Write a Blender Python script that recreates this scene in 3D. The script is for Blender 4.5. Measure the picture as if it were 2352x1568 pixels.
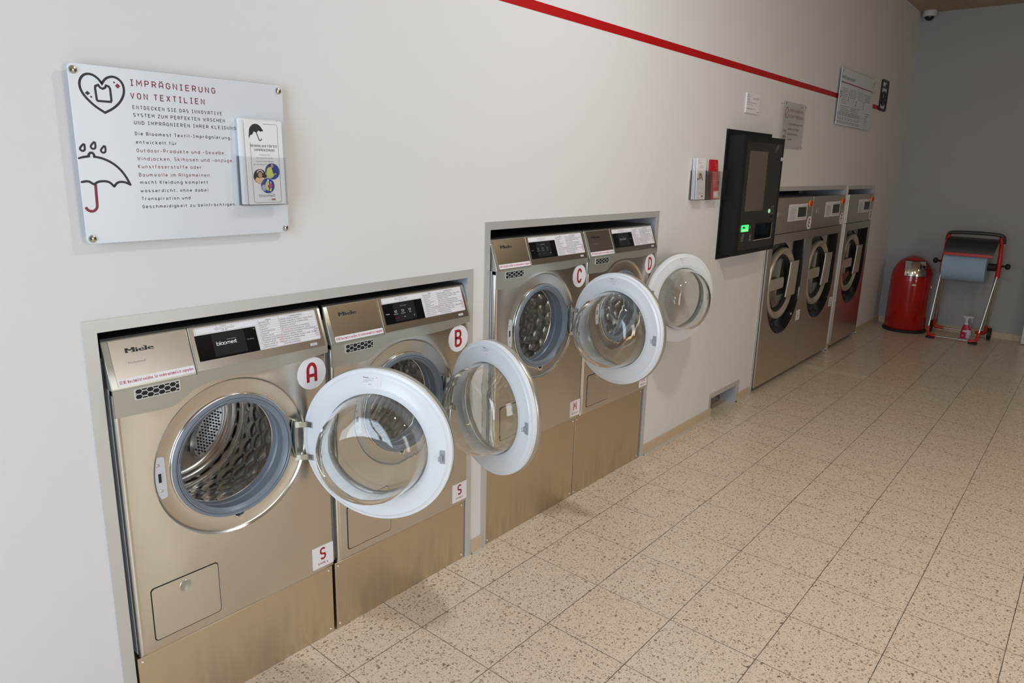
import bpy, bmesh, math, random
from mathutils import Matrix, Vector
PI = math.pi
random.seed(7)
for o in list(bpy.data.objects):
    bpy.data.objects.remove(o, do_unlink=True)
scene = bpy.context.scene
COL = scene.collection

# ------------------------------------------------------------------ camera
cam = bpy.data.cameras.new('camera')
cam_ob = bpy.data.objects.new('camera', cam)
COL.objects.link(cam_ob)
scene.camera = cam_ob
cam.sensor_fit = 'HORIZONTAL'
cam.sensor_width = 36.0
cam.lens = 1611.52 / 2352 * 36.0
cam.shift_x = -(1180.34 - 1176) / 2352
cam.shift_y = (762.01 - 784) / 2352
cam.clip_start = 0.05
RC = Matrix(((0.6466205, 0.16089907, -0.74564966),
             (-0.76240688, 0.16816662, -0.62486458),
             (0.02485326, 0.97253868, 0.23141054)))
cam_ob.matrix_world = Matrix.Translation((-1.0911, -1.73112, 1.50874)) @ RC.to_4x4()

# ------------------------------------------------------------------ world, lights, exposure
world = bpy.data.worlds.new('world')
scene.world = world
world.use_nodes = True
wn = world.node_tree
wn.nodes['Background'].inputs[0].default_value = (0.75, 0.86, 1.0, 1)
wn.nodes['Background'].inputs[1].default_value = 1.2
vs = scene.view_settings
vs.view_transform = 'Standard'
vs.look = 'None'
vs.gamma = 1.0
vs.use_curve_mapping = False
vs.exposure = -0.10


def area(name, loc, rot, sx, sy, power, col):
    l = bpy.data.lights.new(name, 'AREA')
    l.shape = 'RECTANGLE'
    l.size = sx
    l.size_y = sy
    l.energy = power
    l.color = col
    o = bpy.data.objects.new(name, l)
    COL.objects.link(o)
    o.location = loc
    o.rotation_euler = rot
    return o


# daylight entering through the two shop windows (just outside the panes)
area('daylight_side', (0.9, -4.78, 1.6), (math.radians(90), 0, 0), 1.4, 2.3, 50, (1.0, 0.95, 0.87))
area('daylight_end', (-2.9, -1.4, 1.5), (math.radians(90), 0, math.radians(-90)), 1.6, 2.4, 92, (0.74, 0.855, 1.0))
LAMPS = [(1.2, -1.3, 23, (0.92, 0.96, 1.0)), (2.4, -2.3, 10, (1.0, 0.66, 0.30)), (4.4, -2.9, 1.5, (1.0, 0.8, 0.5))]
for lx, ly, lp_, lc_ in LAMPS:
    l_ = area('lamp_light', (lx, ly, 3.004), (0, 0, 0), 0.16, 0.16, lp_, lc_)
    l_.data.shape = 'DISK'


# ------------------------------------------------------------------ materials
MATS = {}


def mat(name, col, rough=0.5, metal=0.0, **k):
    if name in MATS:
        return MATS[name]
    m = bpy.data.materials.new(name)
    m.use_nodes = True
    b = m.node_tree.nodes['Principled BSDF']
    b.inputs['Base Color'].default_value = (*col, 1)
    b.inputs['Roughness'].default_value = rough
    b.inputs['Metallic'].default_value = metal
    for kk, v in k.items():
        b.inputs[kk.replace('_', ' ')].default_value = v
    MATS[name] = m
    return m


def nt(m):
    return m.node_tree, m.node_tree.nodes['Principled BSDF']


def mathn(t, op, a, b=None, c=None):
    n = t.nodes.new('ShaderNodeMath')
    n.operation = op
    for i, v in enumerate((a, b, c)):
        if v is None:
            continue
        if isinstance(v, (int, float)):
            n.inputs[i].default_value = v
        else:
            t.links.new(v, n.inputs[i])
    return n.outputs[0]


def mixc(t, f, a, b):
    n = t.nodes.new('ShaderNodeMix')
    n.data_type = 'RGBA'
    for i, v in ((0, f), (6, a), (7, b)):
        if isinstance(v, (int, float)):
            n.inputs[i].default_value = v
        elif isinstance(v, tuple):
            n.inputs[i].default_value = (*v, 1)
        else:
            t.links.new(v, n.inputs[i])
    return n.outputs[2]


def noise(t, vec, scale, detail=2, rough=0.5):
    n = t.nodes.new('ShaderNodeTexNoise')
    n.inputs['Scale'].default_value = scale
    n.inputs['Detail'].default_value = detail
    n.inputs['Roughness'].default_value = rough
    if vec is not None:
        t.links.new(vec, n.inputs['Vector'])
    return n


def objco(t):
    return t.nodes.new('ShaderNodeTexCoord').outputs['Object']


def scalev(t, v, s):
    n = t.nodes.new('ShaderNodeMapping')
    n.inputs['Scale'].default_value = s
    t.links.new(v, n.inputs['Vector'])
    return n.outputs[0]


def bump(t, h, strength, dist):
    n = t.nodes.new('ShaderNodeBump')
    n.inputs['Strength'].default_value = strength
    n.inputs['Distance'].default_value = dist
    t.links.new(h, n.inputs['Height'])
    return n.outputs[0]


def brushed(name, col, rough, stain=None):
    """satin steel: very fine horizontal grain, soft clouding, optional scuffs near the floor"""
    m = mat(name, col, rough, 1.0)
    t, b = nt(m)
    co = objco(t)
    n = noise(t, scalev(t, co, (2.0, 2.0, 420)), 2.5, 2, 0.5)
    r = mathn(t, 'MULTIPLY_ADD', n.outputs[0], 0.05, rough - 0.025)
    cl = noise(t, scalev(t, co, (1.0, 1.0, 1.4)), 3.0, 3, 0.5)
    r = mathn(t, 'ADD', r, mathn(t, 'MULTIPLY', mathn(t, 'SUBTRACT', cl.outputs[0], 0.5), 0.08))
    c = mixc(t, mathn(t, 'MULTIPLY', cl.outputs[0], 0.30), col, tuple(x * 0.82 for x in col))
    if stain:
        sn = noise(t, scalev(t, co, (16, 1, 2.4)), 1.6, 4, 0.6)
        sep = t.nodes.new('ShaderNodeSeparateXYZ')
        t.links.new(co, sep.inputs[0])
        low = mathn(t, 'SUBTRACT', 1.0, mathn(t, 'DIVIDE', sep.outputs[2], stain))
        low = mathn(t, 'MAXIMUM', low, 0.0)
        low = mathn(t, 'MULTIPLY', low, low)
        sf = mathn(t, 'MULTIPLY', mathn(t, 'MAXIMUM', mathn(t, 'SUBTRACT', sn.outputs[0], 0.40), 0.0), low)
        sf = mathn(t, 'MINIMUM', mathn(t, 'MULTIPLY', sf, 2.2), 0.28)
        c = mixc(t, sf, c, tuple(x * 0.50 for x in col))
        r = mathn(t, 'ADD', r, mathn(t, 'MULTIPLY', sf, 0.4))
    t.links.new(r, b.inputs['Roughness'])
    t.links.new(c, b.inputs['Base Color'])
    return m


def clear(name, tint, alpha, rough=0.02):
    """thin clear plastic: transparent plus a glossy coat"""
    m = bpy.data.materials.new(name)
    m.use_nodes = True
    t = m.node_tree
    t.nodes.clear()
    out = t.nodes.new('ShaderNodeOutputMaterial')
    tr = t.nodes.new('ShaderNodeBsdfTransparent')
    tr.inputs[0].default_value = (*tint, 1)
    gl = t.nodes.new('ShaderNodeBsdfGlossy')
    gl.inputs['Roughness'].default_value = rough
    fr = t.nodes.new('ShaderNodeFresnel')
    ge = t.nodes.new('ShaderNodeNewGeometry')
    t.links.new(mathn(t, 'MULTIPLY_ADD', ge.outputs['Backfacing'], -0.76, 1.45), fr.inputs[0])
    f = mathn(t, 'ADD', fr.outputs[0], alpha)
    mx = t.nodes.new('ShaderNodeMixShader')
    t.links.new(f, mx.inputs[0])
    t.links.new(tr.outputs[0], mx.inputs[1])
    t.links.new(gl.outputs[0], mx.inputs[2])
    t.links.new(mx.outputs[0], out.inputs[0])
    MATS[name] = m
    return m


def emis(name, col, s):
    m = mat(name, col, 0.4)
    b = m.node_tree.nodes['Principled BSDF']
    b.inputs['Emission Color'].default_value = (*col, 1)
    b.inputs['Emission Strength'].default_value = s
    return m


# walls: matt white paint with faint roller texture
def paint(name, col):
    m = mat(name, col, 0.65)
    t, b = nt(m)
    co = objco(t)
    n = noise(t, co, 260, 3)
    n2 = noise(t, co, 1.1, 2)
    t.links.new(bump(t, n.outputs[0], 0.15, 0.0008), b.inputs['Normal'])
    t.links.new(mixc(t, mathn(t, 'MULTIPLY', n2.outputs[0], 0.25), col, tuple(x * 0.93 for x in col)), b.inputs['Base Color'])
    return m


M_WALL = paint('wall_paint', (0.77, 0.765, 0.765))
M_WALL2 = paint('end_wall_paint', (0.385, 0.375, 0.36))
M_OPP = paint('opposite_wall_paint', (0.26, 0.18, 0.11))
M_CEIL = mat('ceiling_panel', (0.42, 0.32, 0.23), 0.8)
t, b = nt(M_CEIL)
co = objco(t)
sp = t.nodes.new('ShaderNodeSeparateXYZ')
t.links.new(co, sp.inputs[0])


def gridline(t, s, period, off, half):
    a = mathn(t, 'ADD', s, off)
    a = mathn(t, 'DIVIDE', a, period)
    fr = mathn(t, 'FRACT', a)
    d = mathn(t, 'MINIMUM', fr, mathn(t, 'SUBTRACT', 1.0, fr))
    return mathn(t, 'LESS_THAN', mathn(t, 'MULTIPLY', d, period), half)


g = mathn(t, 'MAXIMUM', gridline(t, sp.outputs[0], 0.6, 10.2, 0.004), gridline(t, sp.outputs[1], 0.6, 10.0, 0.004))
t.links.new(mixc(t, g, (0.42, 0.32, 0.23), (0.30, 0.25, 0.20)), b.inputs['Base Color'])


# terrazzo floor tiles, 30 cm grid with dark joints
def terrazzo():
    m = mat('terrazzo_tile', (0.55, 0.44, 0.33), 0.3)
    t, b = nt(m)
    co = objco(t)
    sp = t.nodes.new('ShaderNodeSeparateXYZ')
    t.links.new(co, sp.inputs[0])
    x, y = sp.outputs[0], sp.outputs[1]
    # tile coordinates (one narrow cut course at x = 4.5 .. 4.65)
    far = mathn(t, 'GREATER_THAN', x, 4.575)
    xs = mathn(t, 'SUBTRACT', x, mathn(t, 'MULTIPLY', far, 0.15))
    wob = noise(t, co, 3.0, 1)
    xj = mathn(t, 'MULTIPLY_ADD', wob.outputs[0], 0.003, xs)
    yj = mathn(t, 'MULTIPLY_ADD', wob.outputs[0], 0.003, y)
    lw = noise(t, co, 7.0, 2)
    gx = gridline(t, xj, 0.3, 30.0 - 0.0015, 0.0013)
    gy = gridline(t, yj, 0.3, 30.198 - 0.0015, 0.0015)
    fade = mathn(t, 'MULTIPLY_ADD', lw.outputs[0], 1.2, 0.30)
    fade = mathn(t, 'MINIMUM', fade, 0.9)
    joint = mathn(t, 'MULTIPLY', mathn(t, 'MAXIMUM', gx, gy), fade)
    # per tile tone
    tx = mathn(t, 'FLOOR', mathn(t, 'DIVIDE', mathn(t, 'ADD', xs, 30.0), 0.3))
    ty = mathn(t, 'FLOOR', mathn(t, 'DIVIDE', mathn(t, 'ADD', y, 30.198), 0.3))
    cmb = t.nodes.new('ShaderNodeCombineXYZ')
    t.links.new(tx, cmb.inputs[0])
    t.links.new(ty, cmb.inputs[1])
    wn_ = t.nodes.new('ShaderNodeTexWhiteNoise')
    wn_.noise_dimensions = '2D'
    t.links.new(cmb.outputs[0], wn_.inputs['Vector'])
    base = mixc(t, wn_.outputs[0], (0.80, 0.64, 0.48), (0.79, 0.66, 0.51))
    fine = noise(t, co, 160, 3, 0.7)
    base = mixc(t, mathn(t, 'MULTIPLY', fine.outputs[0], 0.55), base, (0.78, 0.68, 0.56))
    # chips: warped voronoi cells, only some of them dark
    warp = noise(t, co, 90, 2)
    wv = t.nodes.new('ShaderNodeVectorMath')
    wv.operation = 'MULTIPLY_ADD'
    t.links.new(warp.outputs['Color'], wv.inputs[0])
    wv.inputs[1].default_value = (0.014, 0.014, 0.0)
    t.links.new(co, wv.inputs[2])
    flat = scalev(t, wv.outputs[0], (1, 1, 0.0))

    def chips(scale, rad, keep, stretch):
        v = t.nodes.new('ShaderNodeTexVoronoi')
        v.voronoi_dimensions = '2D'
        v.inputs['Scale'].default_value = scale
        t.links.new(scalev(t, flat, stretch), v.inputs['Vector'])
        sc = t.nodes.new('ShaderNodeSeparateColor')
        t.links.new(v.outputs['Color'], sc.inputs[0])
        rr = mathn(t, 'MULTIPLY_ADD', sc.outputs[1], rad * 0.7, rad * 0.35)
        inside = mathn(t, 'LESS_THAN', v.outputs['Distance'], rr)
        on = mathn(t, 'LESS_THAN', sc.outputs[0], keep)
        return mathn(t, 'MULTIPLY', inside, on), sc.outputs[2]

    c = base
    for scale, rad, keep, st, ca, cb in ((48, 0.30, 0.30, (1, 1.5, 1), (0.17, 0.105, 0.06), (0.50, 0.39, 0.28)),
                                         (75, 0.32, 0.30, (1.5, 1, 1), (0.19, 0.12, 0.07), (0.52, 0.40, 0.29)),
                                         (130, 0.34, 0.40, (1, 1.4, 1), (0.20, 0.13, 0.08), (0.50, 0.39, 0.29)),
                                         (290, 0.40, 0.42, (1.3, 1, 1), (0.33, 0.24, 0.17), (0.60, 0.48, 0.37)),
                                         (90, 0.26, 0.08, (1, 1, 1), (0.86, 0.78, 0.68), (0.80, 0.70, 0.58))):
        f, tone = chips(scale, rad, keep, st)
        c = mixc(t, mathn(t, 'MULTIPLY', f, 0.9), c, mixc(t, tone, ca, cb))
    # lighter replacement course
    cx1 = mathn(t, 'MULTIPLY', mathn(t, 'GREATER_THAN', x, 4.5), mathn(t, 'LESS_THAN', x, 4.65))
    cy1 = mathn(t, 'GREATER_THAN', y, -0.5)
    c = mixc(t, mathn(t, 'MULTIPLY', mathn(t, 'MULTIPLY', cx1, cy1), 0.45), c, (0.82, 0.72, 0.56))
    # scuffs
    sc1 = noise(t, scalev(t, co, (1, 1, 0)), 5.5, 5, 0.7)
    sf = mathn(t, 'MULTIPLY', mathn(t, 'GREATER_THAN', sc1.outputs[0], 0.715), 0.4)
    c = mixc(t, sf, c, (0.80, 0.77, 0.74))
    c = mixc(t, joint, c, (0.10, 0.085, 0.07))
    t.links.new(c, b.inputs['Base Color'])
    rn = noise(t, co, 4.0, 3)
    t.links.new(mathn(t, 'MULTIPLY_ADD', rn.outputs[0], 0.18, 0.20), b.inputs['Roughness'])
    hb = mathn(t, 'SUBTRACT', 1.0, mathn(t, 'MAXIMUM', gx, gy))
    t.links.new(bump(t, hb, 0.4, 0.001), b.inputs['Normal'])
    return m


M_FLOOR = terrazzo()


def travertine():
    m = mat('travertine_skirting', (0.62, 0.50, 0.36), 0.4)
    t, b = nt(m)
    co = objco(t)
    n = noise(t, scalev(t, co, (14, 14, 5)), 4, 5, 0.7)
    v = noise(t, scalev(t, co, (60, 30, 12)), 3, 3, 0.7)
    c = mixc(t, n.outputs[0], (0.50, 0.38, 0.24), (0.68, 0.55, 0.39))
    c = mixc(t, mathn(t, 'MULTIPLY', mathn(t, 'GREATER_THAN', v.outputs[0], 0.66), 0.5), c, (0.38, 0.28, 0.18))
    sp = t.nodes.new('ShaderNodeSeparateXYZ')
    t.links.new(co, sp.inputs[0])
    c = mixc(t, mathn(t, 'MULTIPLY', gridline(t, sp.outputs[0], 0.6, 30.3, 0.001), 0.7), c, (0.35, 0.28, 0.2))
    t.links.new(c, b.inputs['Base Color'])
    return m


M_TRAV = travertine()
M_GROUT = mat('skirting_grout', (0.50, 0.46, 0.38), 0.8)

STEEL = (0.70, 0.665, 0.61)
M_STEEL = brushed('champagne_steel', STEEL, 0.25)
M_PLINTH = brushed('plinth_steel', (0.70, 0.60, 0.46), 0.33, stain=0.30)
M_PLAST = mat('champagne_plastic', (0.46, 0.455, 0.40), 0.30, 0.6)
M_FRAME = mat('satin_aluminium', (0.66, 0.665, 0.66), 0.42, 0.5)
M_GALV = mat('galvanised_sheet', (0.55, 0.58, 0.63), 0.30, 0.35)
M_ENAMEL = mat('white_enamel', (0.78, 0.84, 0.90), 0.25)
M_BLACKP = mat('black_plastic', (0.012, 0.012, 0.013), 0.35)
M_LID = mat('charcoal_lid', (0.03, 0.03, 0.031), 0.35)
M_DARKN = mat('dark_niche', (0.02, 0.02, 0.022), 0.8)
M_SCREEN = mat('black_glass_screen', (0.006, 0.006, 0.007), 0.08)
M_SCR2 = mat('lcd_area', (0.022, 0.024, 0.024), 0.12)
M_WHITE = mat('white_sticker', (0.86, 0.85, 0.90), 0.35)
M_RED = mat('dark_red_print', (0.36, 0.010, 0.022), 0.5)
M_REDT = mat('red_label_print', (0.50, 0.05, 0.09), 0.5)
M_INK = mat('black_print', (0.012, 0.012, 0.02), 0.5)
M_GREYINK = mat('grey_print', (0.16, 0.16, 0.18), 0.5)
M_SCRTXT = emis('screen_white', (0.75, 0.78, 0.80), 0.35)
M_SCRDIM = emis('screen_dim', (0.30, 0.31, 0.32), 0.12)
M_SCRRED = emis('screen_red', (0.35, 0.05, 0.03), 0.15)
M_RUBBER = mat('grey_rubber', (0.20, 0.235, 0.28), 0.35)
M_DOORW = mat('pale_grey_door_plastic', (0.80, 0.83, 0.86), 0.22)
M_LOCK = mat('pale_grey_lock_plastic', (0.60, 0.62, 0.66), 0.3)
M_GREYP = mat('mid_grey_plastic', (0.36, 0.38, 0.41), 0.3)
M_CHROME = mat('chrome', (0.85, 0.85, 0.83), 0.12, 1.0)
M_ZINC = mat('zinc_plated_steel', (0.62, 0.64, 0.60), 0.22, 1.0)
M_DRUM = mat('polished_drum_steel', (0.90, 0.89, 0.87), 0.20, 1.0)
M_DRUMW = mat('bright_drum_steel', (0.92, 0.91, 0.90), 0.3, 0.85)
M_HOLE = mat('hole_black', (0.004, 0.004, 0.004), 0.6)
M_GLASS = mat('door_glass', (0.97, 0.985, 0.98), 0.0, 0.0, Transmission_Weight=1.0, IOR=1.46)
M_PANE = clear('clear_pane', (0.97, 0.98, 0.98), 0.01)
M_ACRYL = clear('clear_acrylic', (0.975, 0.98, 0.985), 0.012)
M_SIGNW = mat('white_sign_board', (0.70, 0.745, 0.80), 0.22)
M_SIGNR = mat('sign_red_print', (0.22, 0.02, 0.045), 0.45)
M_SIGNK = mat('sign_black_print', (0.014, 0.016, 0.026), 0.45)
M_PAPER = mat('leaflet_paper', (0.84, 0.84, 0.85), 0.4)
M_PAPERR = mat('leaflet_red', (0.55, 0.012, 0.025), 0.35)
M_STRIPE = mat('red_stripe_paint', (0.46, 0.0, 0.004), 0.45)
M_TERM = mat('black_powder_coat', (0.007, 0.0065, 0.006), 0.45, 0.0, Specular_IOR_Level=0.3)
M_TERMF = mat('dark_front_plate', (0.018, 0.015, 0.013), 0.34, 0.0, Specular_IOR_Level=0.35)
M_TSCR = mat('switched_off_display', (0.105, 0.090, 0.070), 0.30)
M_GREEN = emis('green_lit_slot', (0.06, 0.80, 0.20), 0.9)
M_GREENP = emis('pale_lit_slot', (0.55, 0.85, 0.45), 0.5)
M_GBTN = emis('green_glow', (0.35, 0.75, 0.42), 0.5)
M_BINRED = mat('glossy_red_enamel', (0.38, 0.004, 0.003), 0.16, 0.0, Coat_Weight=0.5)
M_REDPL = mat('red_plastic', (0.50, 0.025, 0.012), 0.3)
M_BLKRUB = mat('black_rubber', (0.012, 0.012, 0.012), 0.6)
M_BLUEP = mat('blue_paper', (0.33, 0.47, 0.60), 0.85)
M_CHAR = mat('charcoal_plastic', (0.035, 0.032, 0.030), 0.4)
M_MAG = mat('magenta_label', (0.50, 0.01, 0.07), 0.35)
M_BOTW = mat('white_bottle_plastic', (0.62, 0.60, 0.66), 0.35)
M_LSTEEL = brushed('stainless_front', (0.68, 0.62, 0.53), 0.30)
M_LSIDE = mat('pale_grey_side', (0.56, 0.60, 0.64), 0.40, 0.2)
M_LDOOR = mat('warm_grey_door_ring', (0.58, 0.53, 0.43), 0.34, 0.6)
M_BOWLK = mat('black_gloss_recess', (0.008, 0.008, 0.009), 0.12)
M_YEL = mat('yellow_plastic', (0.80, 0.42, 0.02), 0.4)
M_BTNRED = mat('button_red', (0.60, 0.02, 0.005), 0.35)
M_DOORWHT = mat('white_door_lacquer', (0.70, 0.66, 0.58), 0.4)
M_WINF = mat('window_frame_grey', (0.30, 0.31, 0.32), 0.4)
M_CAMW = mat('camera_housing', (0.62, 0.58, 0.56), 0.4)
M_SKIN1 = mat('photo_tan', (0.55, 0.33, 0.20), 0.4)
M_YELG = mat('photo_yellow_green', (0.62, 0.68, 0.16), 0.4)
M_PBLUE = mat('photo_blue', (0.025, 0.06, 0.30), 0.4)
M_PDARK = mat('photo_dark', (0.03, 0.028, 0.028), 0.4)
M_PPEACH = mat('photo_peach', (0.80, 0.52, 0.33), 0.4)
M_PPINK = mat('photo_pink', (0.62, 0.08, 0.16), 0.4)
M_PLIL = mat('photo_lilac', (0.45, 0.46, 0.68), 0.4)

# ------------------------------------------------------------------ mesh helpers
I4 = Matrix.Identity(4)


class MB:
    def __init__(s):
        s.v = []
        s.f = []
        s.m = []

    def add(s, vs, fs, M=I4, mi=0):
        o = len(s.v)
        s.v += [tuple(M @ Vector(p)) for p in vs]
        s.f += [tuple(o + i for i in f) for f in fs]
        s.m += [mi] * len(fs)
        return s

    def box(s, x0, x1, y0, y1, z0, z1, M=I4, mi=0):
        v = [(x, y, z) for x in (x0, x1) for y in (y0, y1) for z in (z0, z1)]
        f = [(0, 1, 3, 2), (4, 6, 7, 5), (0, 4, 5, 1), (2, 3, 7, 6), (0, 2, 6, 4), (1, 5, 7, 3)]
        return s.add(v, f, M, mi)

    def prism(s, poly, h0, h1, M=I4, mi=0):
        """2D polygon (ccw) in local xy extruded along local z"""
        n = len(poly)
        v = [(p[0], p[1], h0) for p in poly] + [(p[0], p[1], h1) for p in poly]
        f = [tuple(range(n - 1, -1, -1)), tuple(range(n, 2 * n))]
        f += [(i, (i + 1) % n, n + (i + 1) % n, n + i) for i in range(n)]
        return s.add(v, f, M, mi)

    def lathe(s, prof, n=64, M=I4, a0=0, a1=2 * PI, mi=0):
        """profile (r, h) turned about local z"""
        full = abs(a1 - a0 - 2 * PI) < 1e-6
        k = n if full else n + 1
        v, f = [], []
        for r, h in prof:
            for i in range(k):
                a = a0 + (a1 - a0) * i / n
                v.append((r * math.cos(a), r * math.sin(a), h))
        for j in range(len(prof) - 1):
            for i in range(n):
                i2 = (i + 1) % k
                f.append((j * k + i, j * k + i2, (j + 1) * k + i2, (j + 1) * k + i))
        return s.add(v, f, M, mi)

    def cyl(s, p, q, r, n=16, r2=None, M=I4, mi=0):
        p, q = Vector(p), Vector(q)
        d = q - p
        rot = d.to_track_quat('Z', 'Y').to_matrix().to_4x4()
        T = M @ Matrix.Translation(p) @ rot
        r2 = r if r2 is None else r2
        return s.lathe([(0.0001, 0), (r, 0), (r2, d.length), (0.0001, d.length)], n, T, mi=mi)

    def tube(s, pts, r, n=10, M=I4, closed=False, mi=0):
        P = [Vector(p) for p in pts]
        k = len(P)
        v, f = [], []
        prev = None
        for i in range(k):
            if closed:
                d = P[(i + 1) % k] - P[i - 1]
            else:
                d = P[min(i + 1, k - 1)] - P[max(i - 1, 0)]
            d.normalize()
            if prev is None:
                up = Vector((0, 0, 1)) if abs(d.z) < 0.9 else Vector((1, 0, 0))
                u = d.cross(up).normalized()
            else:
                u = (prev - d * prev.dot(d)).normalized()
            prev = u
            w = d.cross(u)
            rr = r[min(len(r) - 1, int(i * len(r) / k))] if isinstance(r, (list, tuple)) else r
            for j in range(n):
                a = 2 * PI * j / n
                v.append(tuple(P[i] + (u * math.cos(a) + w * math.sin(a)) * rr))
        for i in range(k if closed else k - 1):
            i2 = (i + 1) % k
            for j in range(n):
                j2 = (j + 1) % n
                f.append((i * n + j, i * n + j2, i2 * n + j2, i2 * n + j))
        if not closed:
            f.append(tuple(range(n - 1, -1, -1)))
            f.append(tuple((k - 1) * n + j for j in range(n)))
        return s.add(v, f, M, mi)

    def stroke(s, path, w, M=I4, h=0.0, closed=False, caps=False, mi=0):
        """flat mitred ribbon of width w along a 2D path"""
        P = []
        for p in path:
            q = Vector((p[0], p[1]))
            if not P or (q - P[-1]).length > 1e-7:
                P.append(q)
        if closed and len(P) > 2 and (P[0] - P[-1]).length < 1e-7:
            P.pop()
        if (P[0] - P[-1]).length < 1e-7 and len(P) > 3:
            P.pop()
            closed = True
        k = len(P)
        if k < 2:
            return s
        s.hc = (getattr(s, 'hc', 0) + 1) % 7
        h = h + s.hc * 1.2e-5
        v = []
        for i_ in range(k):
            a = P[i_ - 1] if (i_ > 0 or closed) else None
            c = P[(i_ + 1) % k] if (i_ < k - 1 or closed) else None
            d1 = (P[i_] - a).normalized() if a is not None else None
            d2 = (c - P[i_]).normalized() if c is not None else None
            d1 = d1 or d2
            d2 = d2 or d1
            n1, n2 = Vector((-d1.y, d1.x)), Vector((-d2.y, d2.x))
            n_ = n1 + n2
            if n_.length < 0.2:
                n_ = n1
                m_ = 1.0
            else:
                n_.normalize()
                m_ = min(1.0 / max(n_.dot(n1), 0.3), 2.2)
            o = n_ * (w / 2 * m_)
            q = P[i_]
            if caps and not closed and i_ in (0, k - 1):
                q = q + (d1 if i_ else -d2) * (w * 0.35)
                o = o * 0.72
            v += [(q.x + o.x, q.y + o.y, h), (q.x - o.x, q.y - o.y, h)]
        f_ = []
        for i_ in range(k if closed else k - 1):
            j_ = (i_ + 1) % k
            f_.append((2 * i_, 2 * i_ + 1, 2 * j_ + 1, 2 * j_))
        return s.add(v, f_, M, mi)

    def mono(s, body, x, y, M=I4, h=0.0, w=None, cap=0.01, sw=0.13, align='L', gap=0.24, mi=0):
        """monoline lettering drawn with strokes; baseline at (x, y)"""
        adv, items = 0.0, []
        for ch in body:
            if ch == ' ':
                adv += 0.50
                continue
            cw = MONOW.get(ch, 0.60)
            items.append((ch, adv, cw))
            adv += cw + gap
        tot = adv - gap
        sx = (w / tot) if w else cap
        ox = x - (tot * sx if align == 'R' else tot * sx / 2 if align == 'C' else 0)
        t_ = sw * cap
        for ch, a, cw in items:
            for path in mono_paths(ch):
                pts = [(ox + a * sx + t_ / 2 + p[0] * (cw * sx - t_), y + t_ / 2 + p[1] * (cap - t_)) for p in path]
                if len(pts) == 1:
                    s.disc(pts[0][0], pts[0][1], t_ * 0.62, M, h, 8, mi)
                else:
                    s.stroke(pts, t_, M, h, mi=mi)
        return s

    def disc(s, x, y, r, M=I4, h=0.0, n=32, mi=0, ry=None):
        ry = ry or r
        return s.add([(x + r * math.cos(2 * PI * i / n), y + ry * math.sin(2 * PI * i / n), h) for i in range(n)], [tuple(range(n))], M, mi)

    def poly(s, pts, M=I4, h=0.0, mi=0):
        return s.add([(p[0], p[1], h) for p in pts], [tuple(range(len(pts)))], M, mi)

    def rect(s, x0, y0, x1, y1, M=I4, h=0.0, mi=0):
        return s.poly([(x0, y0), (x1, y0), (x1, y1), (x0, y1)], M, h, mi)

    def text(s, body, x, y, M=I4, h=0.0, w=None, cap=None, bold=0.0, spacing=1.0, align='L', mi=0):
        """lettering; baseline at (x, y), scaled to width w and capital height cap"""
        v, f, bw, bc = glyphs(body, 0.0, spacing)
        sy = cap / bc if cap else (w / bw)
        sx = w / bw if w else sy
        ox = x - (bw * sx if align == 'R' else bw * sx / 2 if align == 'C' else 0)
        s.add([(ox + p[0] * sx, y + p[1] * sy, h) for p in v], f, M, mi)
        if bold > 0:
            for q_, dx in enumerate((-bold * .8, bold * .8)):
                s.add([(ox + (p[0] + dx) * sx, y + p[1] * sy, h + 2e-5 * (q_ + 1)) for p in v], f, M, mi)
        return s


_gc = {}


def glyphs(body, bold=0.0, spacing=1.0):
    key = (body, bold, spacing)
    if key in _gc:
        return _gc[key]
    cu = bpy.data.curves.new('t', 'FONT')
    cu.body = body
    cu.size = 1.0
    cu.resolution_u = 2
    cu.offset = bold
    cu.space_character = spacing
    ob = bpy.data.objects.new('t', cu)
    COL.objects.link(ob)
    dg = bpy.context.evaluated_depsgraph_get()
    dg.update()
    me = bpy.data.meshes.new_from_object(ob.evaluated_get(dg))
    vs_ = [tuple(v.co) for v in me.vertices]
    fs_ = [tuple(p.vertices) for p in me.polygons]
    bpy.data.objects.remove(ob)
    bpy.data.curves.remove(cu)
    bpy.data.meshes.remove(me)
    x0 = min(v[0] for v in vs_)
    bw = max(v[0] for v in vs_) - x0
    vs_ = [(v[0] - x0, v[1], 0) for v in vs_]
    _gc[key] = (vs_, fs_, bw, 0.729)
    return _gc[key]


def meshof(name, mb, mats, smooth=None):
    me = bpy.data.meshes.new(name)
    me.from_pydata(mb.v, [], mb.f)
    if not isinstance(mats, (list, tuple)):
        mats = [mats]
    for m in mats:
        me.materials.append(m)
    if len(mats) > 1:
        for p, i in zip(me.polygons, mb.m):
            p.material_index = i
    bm = bmesh.new()
    bm.from_mesh(me)
    if smooth != 'flat2d':
        bmesh.ops.remove_doubles(bm, verts=bm.verts, dist=1e-6)
        bmesh.ops.recalc_face_normals(bm, faces=bm.faces)
    bm.to_mesh(me)
    bm.free()
    if smooth and smooth != 'flat2d':
        me.shade_smooth() if hasattr(me, 'shade_smooth') else None
        me.set_sharp_from_angle(angle=math.radians(smooth if isinstance(smooth, (int, float)) and smooth > 1 else 35))
    me.update()
    return me


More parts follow.
